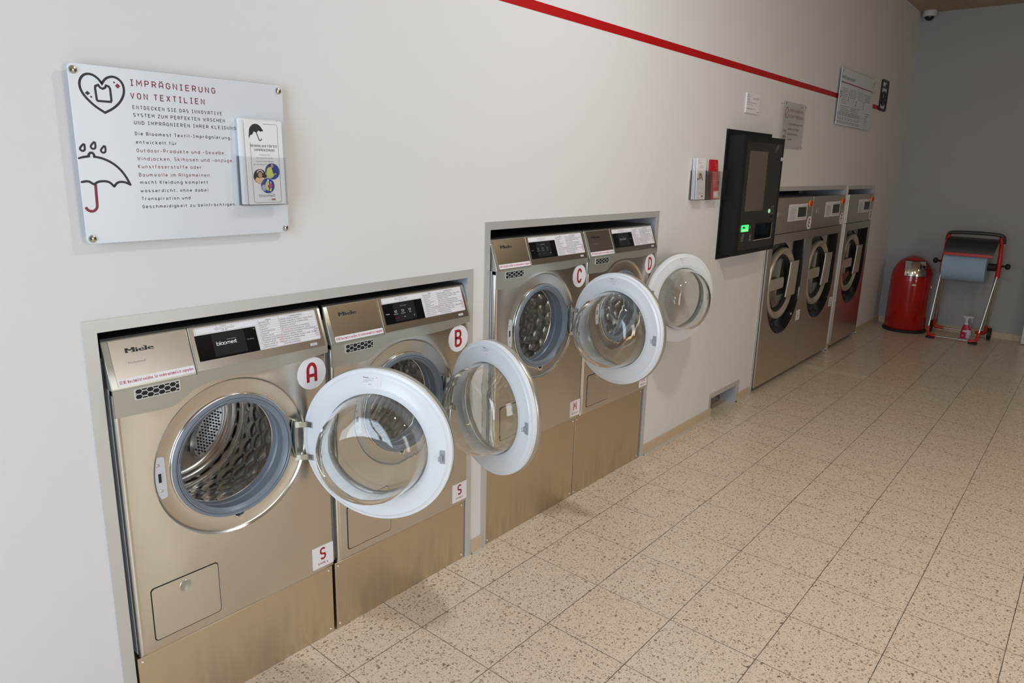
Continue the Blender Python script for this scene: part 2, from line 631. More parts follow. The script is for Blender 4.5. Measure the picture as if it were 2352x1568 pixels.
def obj(name, mb, mats, parent=None, smooth=None, bevel=None, M=None, label=None):
    me = mb if isinstance(mb, bpy.types.Mesh) else meshof(name, mb, mats, smooth)
    o = bpy.data.objects.new(name, me)
    COL.objects.link(o)
    if parent:
        o.parent = parent
    if M is not None:
        o.matrix_basis = M
    if bevel:
        md = o.modifiers.new('bevel', 'BEVEL')
        md.width = bevel
        md.segments = 3
        md.limit_method = 'ANGLE'
        md.angle_limit = math.radians(35)
        for p in me.polygons:
            p.use_smooth = True
        me.set_sharp_from_angle(angle=math.radians(50))
    if label:
        o['label'] = label
    return o


def thing(name, loc, label, cat, group=None, rz=0.0):
    o = bpy.data.objects.new(name, None)
    COL.objects.link(o)
    o.empty_display_size = 0.1
    o.location = loc
    o.rotation_euler = (0, 0, rz)
    return tag(o, label, cat, group)


def tag(o, label, cat, group=None, kind=None):
    o['label'] = label
    o['category'] = cat
    if group:
        o['group'] = group
    if kind:
        o['kind'] = kind
    return o


def struct(name, mb, mats, **k):
    o = obj(name, mb, mats, **k)
    o['kind'] = 'structure'
    return o


def rrect(x0, y0, x1, y1, r, n=6):
    pts = []
    for cx, cy, a in ((x1 - r, y0 + r, -PI / 2), (x1 - r, y1 - r, 0), (x0 + r, y1 - r, PI / 2), (x0 + r, y0 + r, PI)):
        for i in range(n + 1):
            t_ = a + PI / 2 * i / n
            pts.append((cx + r * math.cos(t_), cy + r * math.sin(t_)))
    return pts


def arc(cx, cy, rx, ry, a0, a1, n=16):
    return [(cx + rx * math.cos(math.radians(a0 + (a1 - a0) * i / n)), cy + ry * math.sin(math.radians(a0 + (a1 - a0) * i / n))) for i in range(n + 1)]


# plane facing the room (-y): local x right, local y up, local z out of the wall
def wallM(x=0.0, y=0.0, z=0.0):
    return Matrix(((1, 0, 0, x), (0, 0, -1, y), (0, 1, 0, z), (0, 0, 0, 1)))


# turned about an axis along -y (local z points to the room)
GLY = {
    'A': [[(0, 0)] + arc(.5, .62, .5, .38, 180, 0, 14) + [(1, 0)], [(0, .36), (1, .36)]],
    'B': [[(0, 0), (0, 1), (.5, 1)] + arc(.5, .76, .42, .24, 90, -90, 10) + [(0, .52)], [(.5, .52)] + arc(.5, .26, .5, .26, 90, -90, 10) + [(0, 0)]],
    'C': [arc(.5, .62, .5, .38, 20, 180, 12) + [(0, .38)] + arc(.5, .38, .5, .38, 180, 340, 12)],
    'D': [[(0, 0), (0, 1), (.35, 1)] + arc(.35, .5, .65, .5, 90, -90, 16) + [(0, 0)]],
    'E': [[(1, 1), (0, 1), (0, 0), (1, 0)], [(0, .52), (.85, .52)]],
    'F': [[(1, 1), (0, 1), (0, 0)], [(0, .52), (.85, .52)]],
    'G': [arc(.5, .62, .5, .38, 20, 180, 12) + [(0, .38)] + arc(.5, .38, .5, .38, 180, 360, 12) + [(1, .5), (.6, .5)]],
    'S': [arc(.5, .76, .46, .24, 30, 180, 10) + arc(.42, .70, .38, .20, 190, 250, 4) + [(.6, .45)] + arc(.5, .26, .46, .26, 50, -150, 12)],
    'M': [[(0, 0), (0, 1), (.5, .35), (1, 1), (1, 0)]],
    'L': [[(0, 1), (0, 0), (1, 0)]],
}


MONOW = {'i': .22, 'l': .22, 'j': .30, '.': .16, ',': .20, 'I': .46, 'm': .82, 'w': .78, 'M': .70, 'W': .80, 't': .46, 'f': .44, 'r': .44, '-': .44, '!': .16}
_O = arc(.5, .62, .5, .38, 0, 180, 10) + arc(.5, .38, .5, .38, 180, 360, 10) + [(1, .62)]
_o = arc(.5, .34, .5, .34, 0, 360, 14)
_MP = {
    'H': [[(0, 0), (0, 1)], [(1, 0), (1, 1)], [(0, .5), (1, .5)]], 'I': [[(.5, 0), (.5, 1)], [(0, 1), (1, 1)], [(0, 0), (1, 0)]],
    'K': [[(0, 0), (0, 1)], [(1, 1), (.08, .48), (1, 0)]], 'N': [[(0, 0), (0, 1), (1, 0), (1, 1)]], 'O': [_O], '0': [_O],
    'P': [[(0, 0), (0, 1), (.5, 1)] + arc(.5, .73, .5, .27, 90, -90, 10) + [(0, .46)]], 'R': [[(0, 0), (0, 1), (.5, 1)] + arc(.5, .73, .5, .27, 90, -90, 10) + [(0, .46)], [(.45, .46), (1, 0)]],
    'T': [[(0, 1), (1, 1)], [(.5, 1), (.5, 0)]], 'U': [[(0, 1)] + arc(.5, .38, .5, .38, 180, 360, 12) + [(1, 1)]], 'V': [[(0, 1), (.5, 0), (1, 1)]],
    'W': [[(0, 1), (.25, 0), (.5, .75), (.75, 0), (1, 1)]], 'X': [[(0, 0), (1, 1)], [(0, 1), (1, 0)]], 'Y': [[(0, 1), (.5, .5), (1, 1)], [(.5, .5), (.5, 0)]], 'Z': [[(0, 1), (1, 1), (0, 0), (1, 0)]],
    'J': [[(.9, 1), (.9, .35)] + arc(.45, .35, .45, .35, 0, -150, 8)],
    'a': [arc(.5, .34, .5, .34, 0, 360, 14), [(1, .68), (1, 0)]], 'b': [[(0, 1), (0, 0)], _o], 'c': [arc(.5, .34, .5, .34, 50, 310, 12)], 'd': [[(1, 1), (1, 0)], _o],
    'e': [[(0, .36), (1, .36)] + arc(.5, .34, .5, .34, 5, 310, 14)[1:]], 'f': [arc(.75, .72, .45, .28, 70, 180, 6) + [(.3, 0)], [(0, .66), (.9, .66)]],
    'g': [_o, [(1, .68), (1, 0)] + arc(.5, -.05, .5, .27, 0, -140, 8)], 'h': [[(0, 1), (0, 0)], [(0, .33)] + arc(.5, .33, .5, .35, 180, 0, 10) + [(1, 0)]],
    'i': [[(.5, .68), (.5, 0)], [(.5, .97)]], 'j': [[(.8, .68), (.8, -.05)] + arc(.3, -.05, .5, .22, 0, -110, 6), [(.8, .97)]], 'k': [[(0, 1), (0, 0)], [(.95, .68), (.08, .33), (1, 0)]], 'l': [[(.5, 1), (.5, 0)]],
    'm': [[(0, .68), (0, 0)], [(0, .42)] + arc(.25, .42, .25, .26, 180, 0, 8) + [(.5, 0)], [(.5, .42)] + arc(.75, .42, .25, .26, 180, 0, 8) + [(1, 0)]],
    'n': [[(0, .68), (0, 0)], [(0, .33)] + arc(.5, .33, .5, .35, 180, 0, 10) + [(1, 0)]], 'o': [_o], 'p': [[(0, .68), (0, -.32)], _o], 'q': [[(1, .68), (1, -.32)], _o],
    'r': [[(0, .68), (0, 0)], [(0, .36)] + arc(.55, .33, .55, .35, 175, 60, 6)], 's': [arc(.5, .51, .44, .17, 35, 250, 8) + arc(.5, .17, .46, .17, 70, -145, 8)],
    't': [[(.35, .95), (.35, .22)] + arc(.68, .22, .33, .22, 180, 290, 6), [(0, .66), (.95, .66)]], 'u': [[(0, .68)] + arc(.5, .34, .5, .34, 180, 360, 10) + [(1, .68)], [(1, .5), (1, 0)]],
    'v': [[(0, .68), (.5, 0), (1, .68)]], 'w': [[(0, .68), (.25, 0), (.5, .55), (.75, 0), (1, .68)]], 'x': [[(0, 0), (1, .68)], [(0, .68), (1, 0)]], 'z': [[(0, .68), (1, .68), (0, 0), (1, 0)]],
    'y': [[(0, .68), (.5, .05)], [(1, .68), (.35, -.3)]],
    ',': [[(.6, .08), (.3, -.16)]], '.': [[(.5, .02)]], '-': [[(0, .38), (1, .38)]], '!': [[(.5, 1), (.5, .3)], [(.5, .02)]],
    'ß': [[(0, 0), (0, .8)] + arc(.45, .8, .45, .2, 180, -60, 8) + arc(.5, .28, .5, .28, 80, -110, 8)],
}


def mono_paths(ch):
    if ch in 'ÄÖÜ':
        return mono_paths({'Ä': 'A', 'Ö': 'O', 'Ü': 'U'}[ch]) + [[(.22, 1.2)], [(.78, 1.2)]]
    if ch in 'äöü':
        return mono_paths({'ä': 'a', 'ö': 'o', 'ü': 'u'}[ch]) + [[(.22, .97)], [(.78, .97)]]
    return _MP.get(ch) or GLY.get(ch) or [[(0, 0), (1, 0), (1, .68), (0, .68), (0, 0)]]


def letter(mb, ch, cx, cz, w, hgt, sw, M, h, mi=0):
    for path in GLY[ch]:
        mb.stroke([(cx - w / 2 + sw / 2 + p[0] * (w - sw), cz - hgt / 2 + sw / 2 + p[1] * (hgt - sw)) for p in path], sw, M, h, mi=mi)


# ================================================================== ROOM SHELL
X0, X1, YO, ZC = -2.7, 6.96, -4.6, 3.02
f = MB().box(X0 - 0.3, X1 + 0.12, YO - 0.3, 1.32, -0.06, 0.0)
struct('floor', f, M_FLOOR)
struct('ceiling', MB().box(X0 - 0.1, X1 + 0.12, YO - 0.1, 0.12, ZC, ZC + 0.06), M_CEIL)
# main wall with five openings
wl = MB()
T = 0.10
ops = [(-0.513, 0.706, 1.112), (0.823, 2.046, 1.276), (2.901, 3.285, 0.123), (3.559, 5.172, 1.383), (5.277, 6.072, 1.383)]
xa = X0
for a, b_, z in ops:
    wl.box(xa, a, 0, T, 0, ZC)
    wl.box(a, b_, 0, T, z, ZC)
    xa = b_
wl.box(xa, X1, 0, T, 0, ZC)
struct('wall_left', wl, M_WALL)
struct('wall_back', MB().box(X1, X1 + 0.12, YO, 1.3, 0, ZC), M_WALL2)
# service space behind the main wall
sv = MB().box(X0, X1, 1.2, 1.3, 0, 1.6).box(X0, X1, T, 1.3, 1.6, 1.66).box(X0 - .1, X0, T, 1.3, 0, 1.6)
struct('wall_service', sv, M_DARKN)
# opposite wall with shop window
W1 = (0.1, 1.7, 0.45, 2.75)
ow = MB().box(X0, W1[0], YO - 0.12, YO, 0, ZC).box(W1[1], X1, YO - 0.12, YO, 0, ZC).box(W1[0], W1[1], YO - 0.12, YO, 0, W1[2]).box(W1[0], W1[1], YO - 0.12, YO, W1[3], ZC)
struct('wall_right', ow, M_OPP)
W2 = (-2.25, -0.55, 0.3, 2.7)
ew = MB().box(X0 - 0.12, X0, YO - 0.12, W2[0], 0, ZC).box(X0 - 0.12, X0, W2[1], 0.1, 0, ZC).box(X0 - 0.12, X0, W2[0], W2[1], 0, W2[2]).box(X0 - 0.12, X0, W2[0], W2[1], W2[3], ZC)
struct('wall_front', ew, M_WALL)


def window(n, fixed_y, a0, a1, z0, z1, alongx, bars):
    mb = MB()

    def bar(p0, p1, q0, q1):
        if alongx:
            mb.box(p0, p1, fixed_y - 0.08, fixed_y - 0.02, q0, q1)
        else:
            mb.box(fixed_y - 0.08, fixed_y - 0.02, p0, p1, q0, q1)
    bar(a0, a1, z0, z0 + 0.06)
    bar(a0, a1, z1 - 0.06, z1)
    for k in range(bars + 1):
        c = a0 + 0.03 + (a1 - a0 - 0.06) * k / bars
        bar(c - 0.03, c + 0.03, z0, z1)
    o = struct('window_%d' % n, mb, M_WINF)
    p = MB()
    if alongx:
        p.box(a0 + .03, a1 - .03, fixed_y - 0.055, fixed_y - 0.05, z0 + .03, z1 - .03)
    else:
        p.box(fixed_y - 0.055, fixed_y - 0.05, a0 + .03, a1 - .03, z0 + .03, z1 - .03)
    obj('pane', p, M_PANE, o)


window(1, YO, W1[0], W1[1], W1[2], W1[3], True, 2)
window(2, X0, W2[0], W2[1], W2[2], W2[3], False, 2)

# skirting, with a grout fillet along the floor
k = 1
for a, b_ in ((X0, -0.545), (0.736, 0.792), (2.078, 2.900), (3.300, 3.505), (5.200, 5.245), (6.098, X1)):
    s = MB().box(a, b_, -0.012, 0.0, 0.0, 0.060)
    s.prism([(0, 0), (-0.021, 0), (-0.012, 0.009), (0, 0.009)], a, b_, Matrix(((0, 0, 1, 0), (1, 0, 0, 0), (0, 1, 0, 0), (0, 0, 0, 1))), mi=1)
    if k in (2, 3):
        s.box(a - 0.008, a, -0.009, 0, 0, 0.058, mi=1)
    o = struct('baseboard_left' if k == 1 else 'baseboard_left_%d' % k, s, [M_TRAV, M_GROUT])
    k += 1
struct('baseboard_back', MB().box(X1 - 0.012, X1, YO, 0, 0, 0.060), M_TRAV)
struct('baseboard_right', MB().box(X0, X1, YO, YO + .012, 0, 0.060), M_TRAV)

# red painted stripe on the main wall
struct('trim_1', MB().box(X0, 5.86, -0.0012, 0.0, 2.0555, 2.0895), M_STRIPE)
# steel frames lining the machine niches
FR = [(-0.543, 0.734, 1.141, -0.513, 0.706, 1.112, 0.40), (0.794, 2.074, 1.305, 0.823, 2.046, 1.276, 0.40),
      (2.872, 3.330, 0.153, 2.901, 3.285, 0.123, 0.14), (3.529, 5.198, 1.412, 3.559, 5.171, 1.383, 0.40), (5.247, 6.096, 1.409, 5.277, 6.071, 1.380, 0.40)]
for i, (a, b_, z, ia, ib, iz, dp) in enumerate(FR):
    s = MB()
    fm = wallM(0, 0, 0)
    s.prism([(a, 0), (ia, 0), (ia, iz), (a, z)], 0.0, 0.004, fm)
    s.prism([(ib, 0), (b_, 0), (b_, z), (ib, iz)], 0.0, 0.004, fm)
    s.prism([(a, z), (ia, iz), (ib, iz), (b_, z)], 0.0, 0.004, fm)
    s.box(ia - .001, ia + .001, -0.003, dp, 0, iz, mi=1)
    s.box(ib - .001, ib + .001, -0.003, dp, 0, iz, mi=1)
    s.box(ia, ib, -0.003, dp, iz - .001, iz + .001, mi=1)
    # stud profiles inside the reveal
    if dp < .2:
        s.box(ib - .004, ib - .001, 0.10, 0.125, 0, iz, mi=2)
        s.box(ib - .03, ib - .004, 0.139, 0.142, 0, iz, mi=1)
        s.box(ia, ib, 0.42, 0.425, 0, 0.3, mi=3)
    else:
        s.box(ib - .06, ib - .055, dp - .16, dp - .13, iz - .12, iz, mi=1)
        s.box(ib - .05, ib - .001, dp - .05, dp - .047, iz - .2, iz, mi=1)
        s.box(ia, ib - .06, dp - .02, dp - .015, iz - .10, iz, mi=3)
    struct('trim_%d' % (i + 2), s, [M_FRAME, M_GALV, M_CHROME, M_DARKN])

# white room door leaf at the end wall
dl = struct('door_1', MB().box(6.80, 6.85, -2.16, -1.262, 0.008, 2.05), M_DOORWHT, bevel=0.003)
obj('door_handle', MB().cyl((6.80, -2.09, 1.05), (6.75, -2.09, 1.05), 0.009).tube([(6.75, -2.09, 1.05), (6.75, -1.97, 1.05)], 0.009), M_CHROME, dl, smooth=40)
# ================================================================== SMALL WASHING MACHINES
CX, CZ = -0.006, 0.477


def ym(cx=0.0, cz=0.0, cy=0.0):
    return Matrix(((1, 0, 0, cx), (0, 0, 1, cy), (0, 1, 0, cz), (0, 0, 0, 1)))


FM = wallM(0, 0, 0)


def fm(y):
    return wallM(0, y, 0)


# sloping control panel plane: local x right, y up the slope, z outwards
SLM = Matrix(((1, 0, 0, 0), (0, 0.3396, -0.9406, -0.005), (0, 0.9406, 0.3396, 0.736), (0, 0, 0, 1)))


def front_panel():
    mb = MB()
    n = 144
    angs = sorted([2 * PI * i / n for i in range(n)])
    x0, x1, z0, z1 = -0.297, 0.297, 0.003, 0.716

    def outl(a, ins):
        dx, dz = math.cos(a), math.sin(a)
        xa_, xb_, za_, zb_ = x0 + ins, x1 - ins, z0 + ins, z1 - ins
        t_ = 9
        if dx > 1e-9: t_ = min(t_, (xb_ - CX) / dx)
        if dx < -1e-9: t_ = min(t_, (xa_ - CX) / dx)
        if dz > 1e-9: t_ = min(t_, (zb_ - CZ) / dz)
        if dz < -1e-9: t_ = min(t_, (za_ - CZ) / dz)
        return CX + dx * t_, CZ + dz * t_
    # corner angles must be present
    cor = [math.atan2(z - CZ, x - CX) % (2 * PI) for x in (x0, x1) for z in (z0, z1)]
    for c in cor:
        j = min(range(n), key=lambda i: abs(angs[i] - c))
        angs[j] = c
    rings = []
    for r, y in ((0.168, 0.018), (0.1715, 0.010), (0.174, 0.008), (0.209, 0.0075), (0.213, 0.006), (0.2165, 0.0015), (0.2185, 0.0), (0.221, 0.0)):
        ring = []
        for a in angs:
            x, z, yy = CX + r * math.cos(a), CZ + r * math.sin(a), y
            ring.append((x, yy, z))
        rings.append(ring)
    for ins, y in ((0.012, 0.0), (0.008, 0.0007), (0.0035, 0.004), (0.0008, 0.009), (0.0, 0.013), (0.0, 0.020)):
        ring = []
        for a in angs:
            x, z = outl(a, ins)
            # circle may cross the top strip: keep inside
            ring.append((x, y, z))
        rings.append(ring)
    m = len(angs)
    v = [p for r in rings for p in r]
    fs = []
    for j in range(len(rings) - 1):
        for i in range(m):
            i2 = (i + 1) % m
            fs.append((j * m + i, j * m + i2, (j + 1) * m + i2, (j + 1) * m + i))
    mb.add(v, fs)
    return mb


def swoosh_band():
    low = [(-0.2965, .661), (-0.25, .660), (-0.19, .6575), (-0.170, .6580), (-.160, .6600), (-.150, .6635), (-.140, .6690), (-.131, .6755), (-.120, .6825), (-.104, .6900), (-.088, .6955), (-.070, .6995), (-.045, .7025), (-.02, .7035), (0.01, .7035), (.04, .7020), (.07, .7000), (.11, .6990), (.16, .7000), (.23, .7055), (.2965, .7120)]
    top = [(.2965, .737), (-.0955, .737), (-.0955, .7285), (-.2965, .7285)]
    mb = MB()
    mb.prism(low + top, 0.0, 0.006, fm(0.0015))
    return mb


def hex_clip(poly, x0, y0, x1, y1):
    def clip(p, ax, val, keep_greater):
        out = []
        for i in range(len(p)):
            a, b_ = p[i], p[(i + 1) % len(p)]
            ia = (a[ax] >= val) == keep_greater
            ib = (b_[ax] >= val) == keep_greater
            if ia:
                out.append(a)
            if ia != ib:
                t_ = (val - a[ax]) / (b_[ax] - a[ax])
                q = [0, 0]
                q[ax] = val
                q[1 - ax] = a[1 - ax] + t_ * (b_[1 - ax] - a[1 - ax])
                out.append(tuple(q))
        return out
    for ax, val, g in ((0, x0, True), (0, x1, False), (1, y0, True), (1, y1, False)):
        if not poly:
            return poly
        poly = clip(poly, ax, val, g)
    return poly


def vent():
    mb = MB()
    mb.prism(rrect(-.251, .696, -.141, .7245, .004), 0, 0.003, fm(-0.004), mi=0)
    k_ = 0
    for r in range(-1, 4):
        for c in range(-1, 10):
            cx = -.2405 + c * 0.0270 + (0.0135 if r % 2 else 0)
            cz = .7035 + r * 0.0066
            h = [(cx + .0082 * math.cos(PI / 3 * i), cz + .0060 * math.sin(PI / 3 * i)) for i in range(6)]
            h = hex_clip(h, -.2475, .6985, -.1445, .722)
            if len(h) > 2:
                mb.poly(h, fm(-0.0072), 0, mi=1)
    return mb


def drum_mesh():
    mb = MB()
    A = ym(CX, CZ)
    mb.lathe([(.150, .072), (.1535, .070), (.157, .074), (.162, .084), (.232, .100), (.238, .112)], 96, A)
    # honeycomb drum wall: shallow pillows pressed into the sheet
    nu, nv = 540, 84
    R0, ya, yb = 0.238, 0.112, 0.368
    ncell = 28
    cw = 2 * PI * R0 / ncell
    v, fs = [], []
    for j in range(nv + 1):
        for i in range(nu):
            a = 2 * PI * i / nu
            u_, w_ = a * R0, ya + (yb - ya) * j / nv
            # nearest hexagon centre
            best = 9
            row = w_ / (cw * 0.866)
            for rr in (math.floor(row), math.floor(row) + 1):
                off = cw / 2 if rr % 2 else 0
                cu_ = round((u_ - off) / cw) * cw + off
                d2 = math.hypot(u_ - cu_, w_ - rr * cw * 0.866)
                best = min(best, d2)
            q = min(best / (cw * 0.57), 1.0)
            h = 0.0068 * (1 - q * q)
            rr_ = R0 - h
            v.append((rr_ * math.cos(a), rr_ * math.sin(a), w_))
    for j in range(nv):
        for i in range(nu):
            i2 = (i + 1) % nu
            fs.append((j * nu + i, j * nu + i2, (j + 1) * nu + i2, (j + 1) * nu + i))
    mb.add(v, fs, A)
    mb.lathe([(.238, .368), (.236, .376), (.228, .382), (.214, .380), (.205, .373), (.196, .372), (.188, .378), (.18, .386), (.165, .388), (.10, .372), (.05, .358), (.0005, .354)], 96, A)
    return mb


def drum_star(k_):
    mb = MB()
    a = math.radians(-28 + 120 * k_)
    c, s_ = math.cos(a), math.sin(a)
    T_ = ym(CX, CZ) @ Matrix(((c, -s_, 0, 0), (s_, c, 0, 0), (0, 0, 1, 0), (0, 0, 0, 1)))
    n = 36
    pr = [(.105 + .041 * math.cos(2 * PI * i / n), .092 * math.sin(2 * PI * i / n)) for i in range(n)]
    p2 = [(.105 + .033 * math.cos(2 * PI * i / n), .082 * math.sin(2 * PI * i / n)) for i in range(n)]
    v = [(.105, 0, .3450)] + [(p[0], p[1], .358) for p in pr] + [(p[0], p[1], .347) for p in p2]
    f_ = [(0, 1 + n + i, 1 + n + (i + 1) % n) for i in range(n)] + [(1 + i, 1 + (i + 1) % n, 1 + n + (i + 1) % n, 1 + n + i) for i in range(n)]
    mb.add(v, f_, T_, 0)
    for r in range(-8, 9):
        for q in range(-4, 5):
            y = r * .0092
            x = .105 + q * .0105 + (.00525 if r % 2 else 0)
            if ((x - .105) / .030) ** 2 + (y / .076) ** 2 < 1:
                mb.disc(x, y, .0029, T_, .3440, 10, mi=1)
    return mb


def lifters(k_):
    mb = MB()
    if True:
        a = math.radians((248, 78, 160)[k_])
        c, s_ = math.cos(a), math.sin(a)
        T_ = ym(CX, CZ) @ Matrix(((c, -s_, 0, 0), (s_, c, 0, 0), (0, 0, 1, 0), (0, 0, 0, 1)))
        pr = [(.237, -.042), (.222, -.030), (.200, -.012), (.196, -.011), (.196, -.006), (.193, -.005), (.193, .005), (.196, .006), (.196, .011), (.200, .012), (.222, .030), (.237, .042)]
        mb.prism(pr, .118, .360, T_)
    return mb


def gasket():
    mb = MB()
    mb.lathe([(.1705, .012), (.1705, -.002), (.168, -.006), (.164, -.0055), (.1615, -.002), (.1605, -.0035), (.158, -.004), (.156, -.001), (.150, .004), (.1475, .006), (.147, .009),
              (.149, .014), (.152, .03), (.153, .044), (.150, .048), (.1515, .052), (.1525, .058), (.151, .070)], 96, ym(CX, CZ))
    for a0_, a1_ in ((78, 98), (170, 200), (190, 222)):
        pts = [(CX + .1555 * math.cos(math.radians(a)), -.0035, CZ + .1555 * math.sin(math.radians(a))) for a in range(a0_, a1_, 3)]
        mb.tube(pts, 0.0014, 6)
    return mb


def clamp_ring():
    mb = MB()
    pts = []
    for i in range(130):
        a = -PI / 2 + 2 * PI * i / 130
        d = abs((a + PI / 2 + PI) % (2 * PI) - PI)
        r = .1718
        if d < .10:
            r += .017 * (0.5 + 0.5 * math.cos(d / .10 * PI))
        pts.append((CX + r * math.cos(a), .0045, CZ + r * math.sin(a)))
    mb.tube(pts, .0028, 8, closed=True)
    mb.cyl((CX - .001, .006, CZ - .180), (CX - .001, -.006, CZ - .180), .0065, 16)
    mb.cyl((CX - .001, -.006, CZ - .180), (CX - .001, -.0075, CZ - .180), .0035, 6)
    return mb


def lock_plate():
    mb = MB()
    pts = [(CX + .213 * math.cos(math.radians(a)), CZ + .213 * math.sin(math.radians(a))) for a in range(166, 196, 2)]
    pts = [(-.199, .532), (-.211, .5335)] + pts[1:-1] + [(-.208, .4195), (-.196, .421), (-.1925, .424), (-.1925, .470), (-.1935, .529)]
    mb.prism(pts, 0, .0045, fm(.0078), mi=0)
    mb.prism(rrect(-.214, .462, -.202, .494, .003), 0, .0012, fm(.0033), mi=0)
    mb.rect(-.2115, .466, -.2045, .490, fm(.0018), 0, mi=1)
    return mb


def screws(pts, y, r=.0042):
    mb = MB()
    for x, z in pts:
        mb.lathe([(.0001, -.0022), (r * .5, -.0020), (r * .9, -.0010), (r, 0)], 14, ym(x, z, y))
        mb.cyl((x, y - .0024, z), (x, y - .0018, z), r * .45, 6)
    return mb


TABLE = [('Buntwäsche 60°', 0, 'Tischwäsche - Bettwäsche - Handtücher'), ('Buntwäsche 40°', 0, 'Unterwäsche - Baumwollhosen - Sweatshirts - Hemden - Mischfaser'),
         ('Wolle 30°', 0, 'Kleidung aus Wolle, Seide oder empfindliche Kleidung'), ('Express 30°', 0, 'Expresswäsche in 20 Minuten'),
         ('Intensiv waschen 60°', 0, 'Stark verschmutzte Unterwäsche oder Arbeitskleidung'), ('Outdoor 40°', 0, 'ACHTUNG! maximal eine Mischfaser oder 1 kg Wolle'),
         ('Gardinen fein 30°', 0, 'Vorhänge und Gardinen mit Kräuselband bei niedrigen Umdrehungen'), ('Buntwäsche sensitiv 60°', 1, 'Tischwäsche - Bettwäsche - Handtücher'),
         ('Buntwäsche sensitiv 40°', 1, 'Unterwäsche - Baumwollhosen - Sweatshirts - Hemden - Mischfaser'), ('Wolle sensitiv 30°', 1, 'Wolle, Seide oder empfindliche Kleidung'),
         ('Express sensitiv 30°', 1, 'Express Wäsche in 20 Minuten'), ('Schleudern Express', 0, 'Extra 5 Minuten Schleudergang')]


def programme_sticker():
    mb = MB()
    L = [(-.081, .0885), (.0865, .0885), (.0865, .0215), (.276, .0215), (.279, .0245), (.279, .1050), (.276, .1080), (-.078, .1080), (-.081, .1050)]
    mb.prism(L, 0, .0006, SLM @ Matrix.Translation((0, 0, .0008)))
    return mb


def programme_print():
    mb = MB()
    T_ = SLM @ Matrix.Translation((0, 0, .00155))
    bx = [(-.0785, .0905), (.0885, .0905), (.0885, .0235), (.2745, .0235), (.277, .026), (.277, .1035), (.2745, .106), (-.076, .106), (-.0785, .1035)]
    mb.stroke(bx, .0004, T_, closed=True, mi=0)
    # hand and arrows
    hx = [(-.027, .0988), (-.021, .1028), (-.0212, .1003), (-.008, .1003)] + arc(0, .1003, .0085, .0048, 180, 90, 5) + arc(0, .1003, .0085, .0048, 90, 0, 5) + [(.0205, .1003), (.0205, .1028), (.0275, .0988), (.0205, .0950), (.0205, .0975), (.0075, .0975), (.0065, .0915)]
    mb.stroke(hx, .0005, T_, mi=0)
    mb.stroke([(-.0065, .0915), (-.0075, .0975), (-.0212, .0975), (-.021, .0950), (-.027, .0988)], .0005, T_, mi=0)
    mb.stroke(arc(0, .0975, .004, .0045, 0, 360, 14), .0005, T_, mi=0)
    mb.stroke([(-.0045, .0915), (-.004, .0985)], .0005, T_, mi=0)
    mb.stroke([(.0045, .0915), (.004, .0985)], .0005, T_, mi=0)
    rows = 13
    top, bot = .1050, .0245
    p = (top - bot) / rows
    x1_, x2_ = .098, .160
    for r in range(1, rows):
        s_ = top - r * p
        mb.rect(.0895, s_ - .00015, .2765, s_ + .00015, T_, 0, mi=0)
    mb.rect(x1_ - .0002, bot - .0005, x1_ + .0002, top, T_, 0, mi=0)
    mb.rect(x2_ - .0002, bot - .0005, x2_ + .0002, top, T_, 0, mi=0)
    mb.text('Name', .128, top - p + .0013, T_, 0, w=.015, cap=.0036, bold=.01, align='C', mi=0)
    mb.text('Artikelbeschreibung', .214, top - p + .0015, T_, 0, w=.040, cap=.0038, bold=.005, align='C', mi=0)
    for i, (nm, rd, ds) in enumerate(TABLE):
        s_ = top - (i + 2) * p + .0018
        mb.text(str(i + 1), .0945, s_, T_, 0, cap=.0028, align='C', mi=0)
        mb.text(nm, .1000, s_, T_, 0, w=.0021 * len(nm), cap=.0029, bold=.012, mi=0)
        x = .162
        if i == 5:
            mb.stroke(arc(.1645, s_ + .0015, .0018, .0018, 0, 360, 10), .0005, T_, mi=0)
            mb.text('ACHTUNG!', .1685, s_, T_, 0, w=.016, cap=.0029, bold=.012, mi=1)
            mb.text(ds[9:], .1865, s_, T_, 0, w=.0017 * len(ds[9:]), cap=.0029, bold=.012, mi=0)
        else:
            mb.text(ds, x, s_, T_, 0, w=.00172 * len(ds), cap=.0029, bold=.012, mi=0)
        if rd:
            mb.text('OXYPURE', .1475, s_, T_, 0, w=.0115, cap=.0031, bold=.01, mi=1)
            mb.text('OXYPURE', .2635, s_, T_, 0, w=.0115, cap=.0031, bold=.01, mi=1)
    return mb


def miele_logo():
    mb = MB()
    T_ = SLM @ Matrix.Translation((0, 0, .00115))
    mb.text('Miele', -.2495, .0765, T_, 0, w=.0640, cap=.0112, bold=.050, spacing=1.0)
    # slab serifs
    for x0_, x1_, s_ in ((-.2510, -.2435, .0765), (-.2375, -.2290, .0765), (-.2510, -.2440, .0862), (-.2365, -.2290, .0862), (-.2275, -.2215, .0765), (-.2082, -.2010, .0765), (-.2082, -.2045, .0865), (-.2275, -.2245, .0838)):
        mb.rect(x0_, s_, x1_, s_ + .0017, T_, .0001)
    return mb


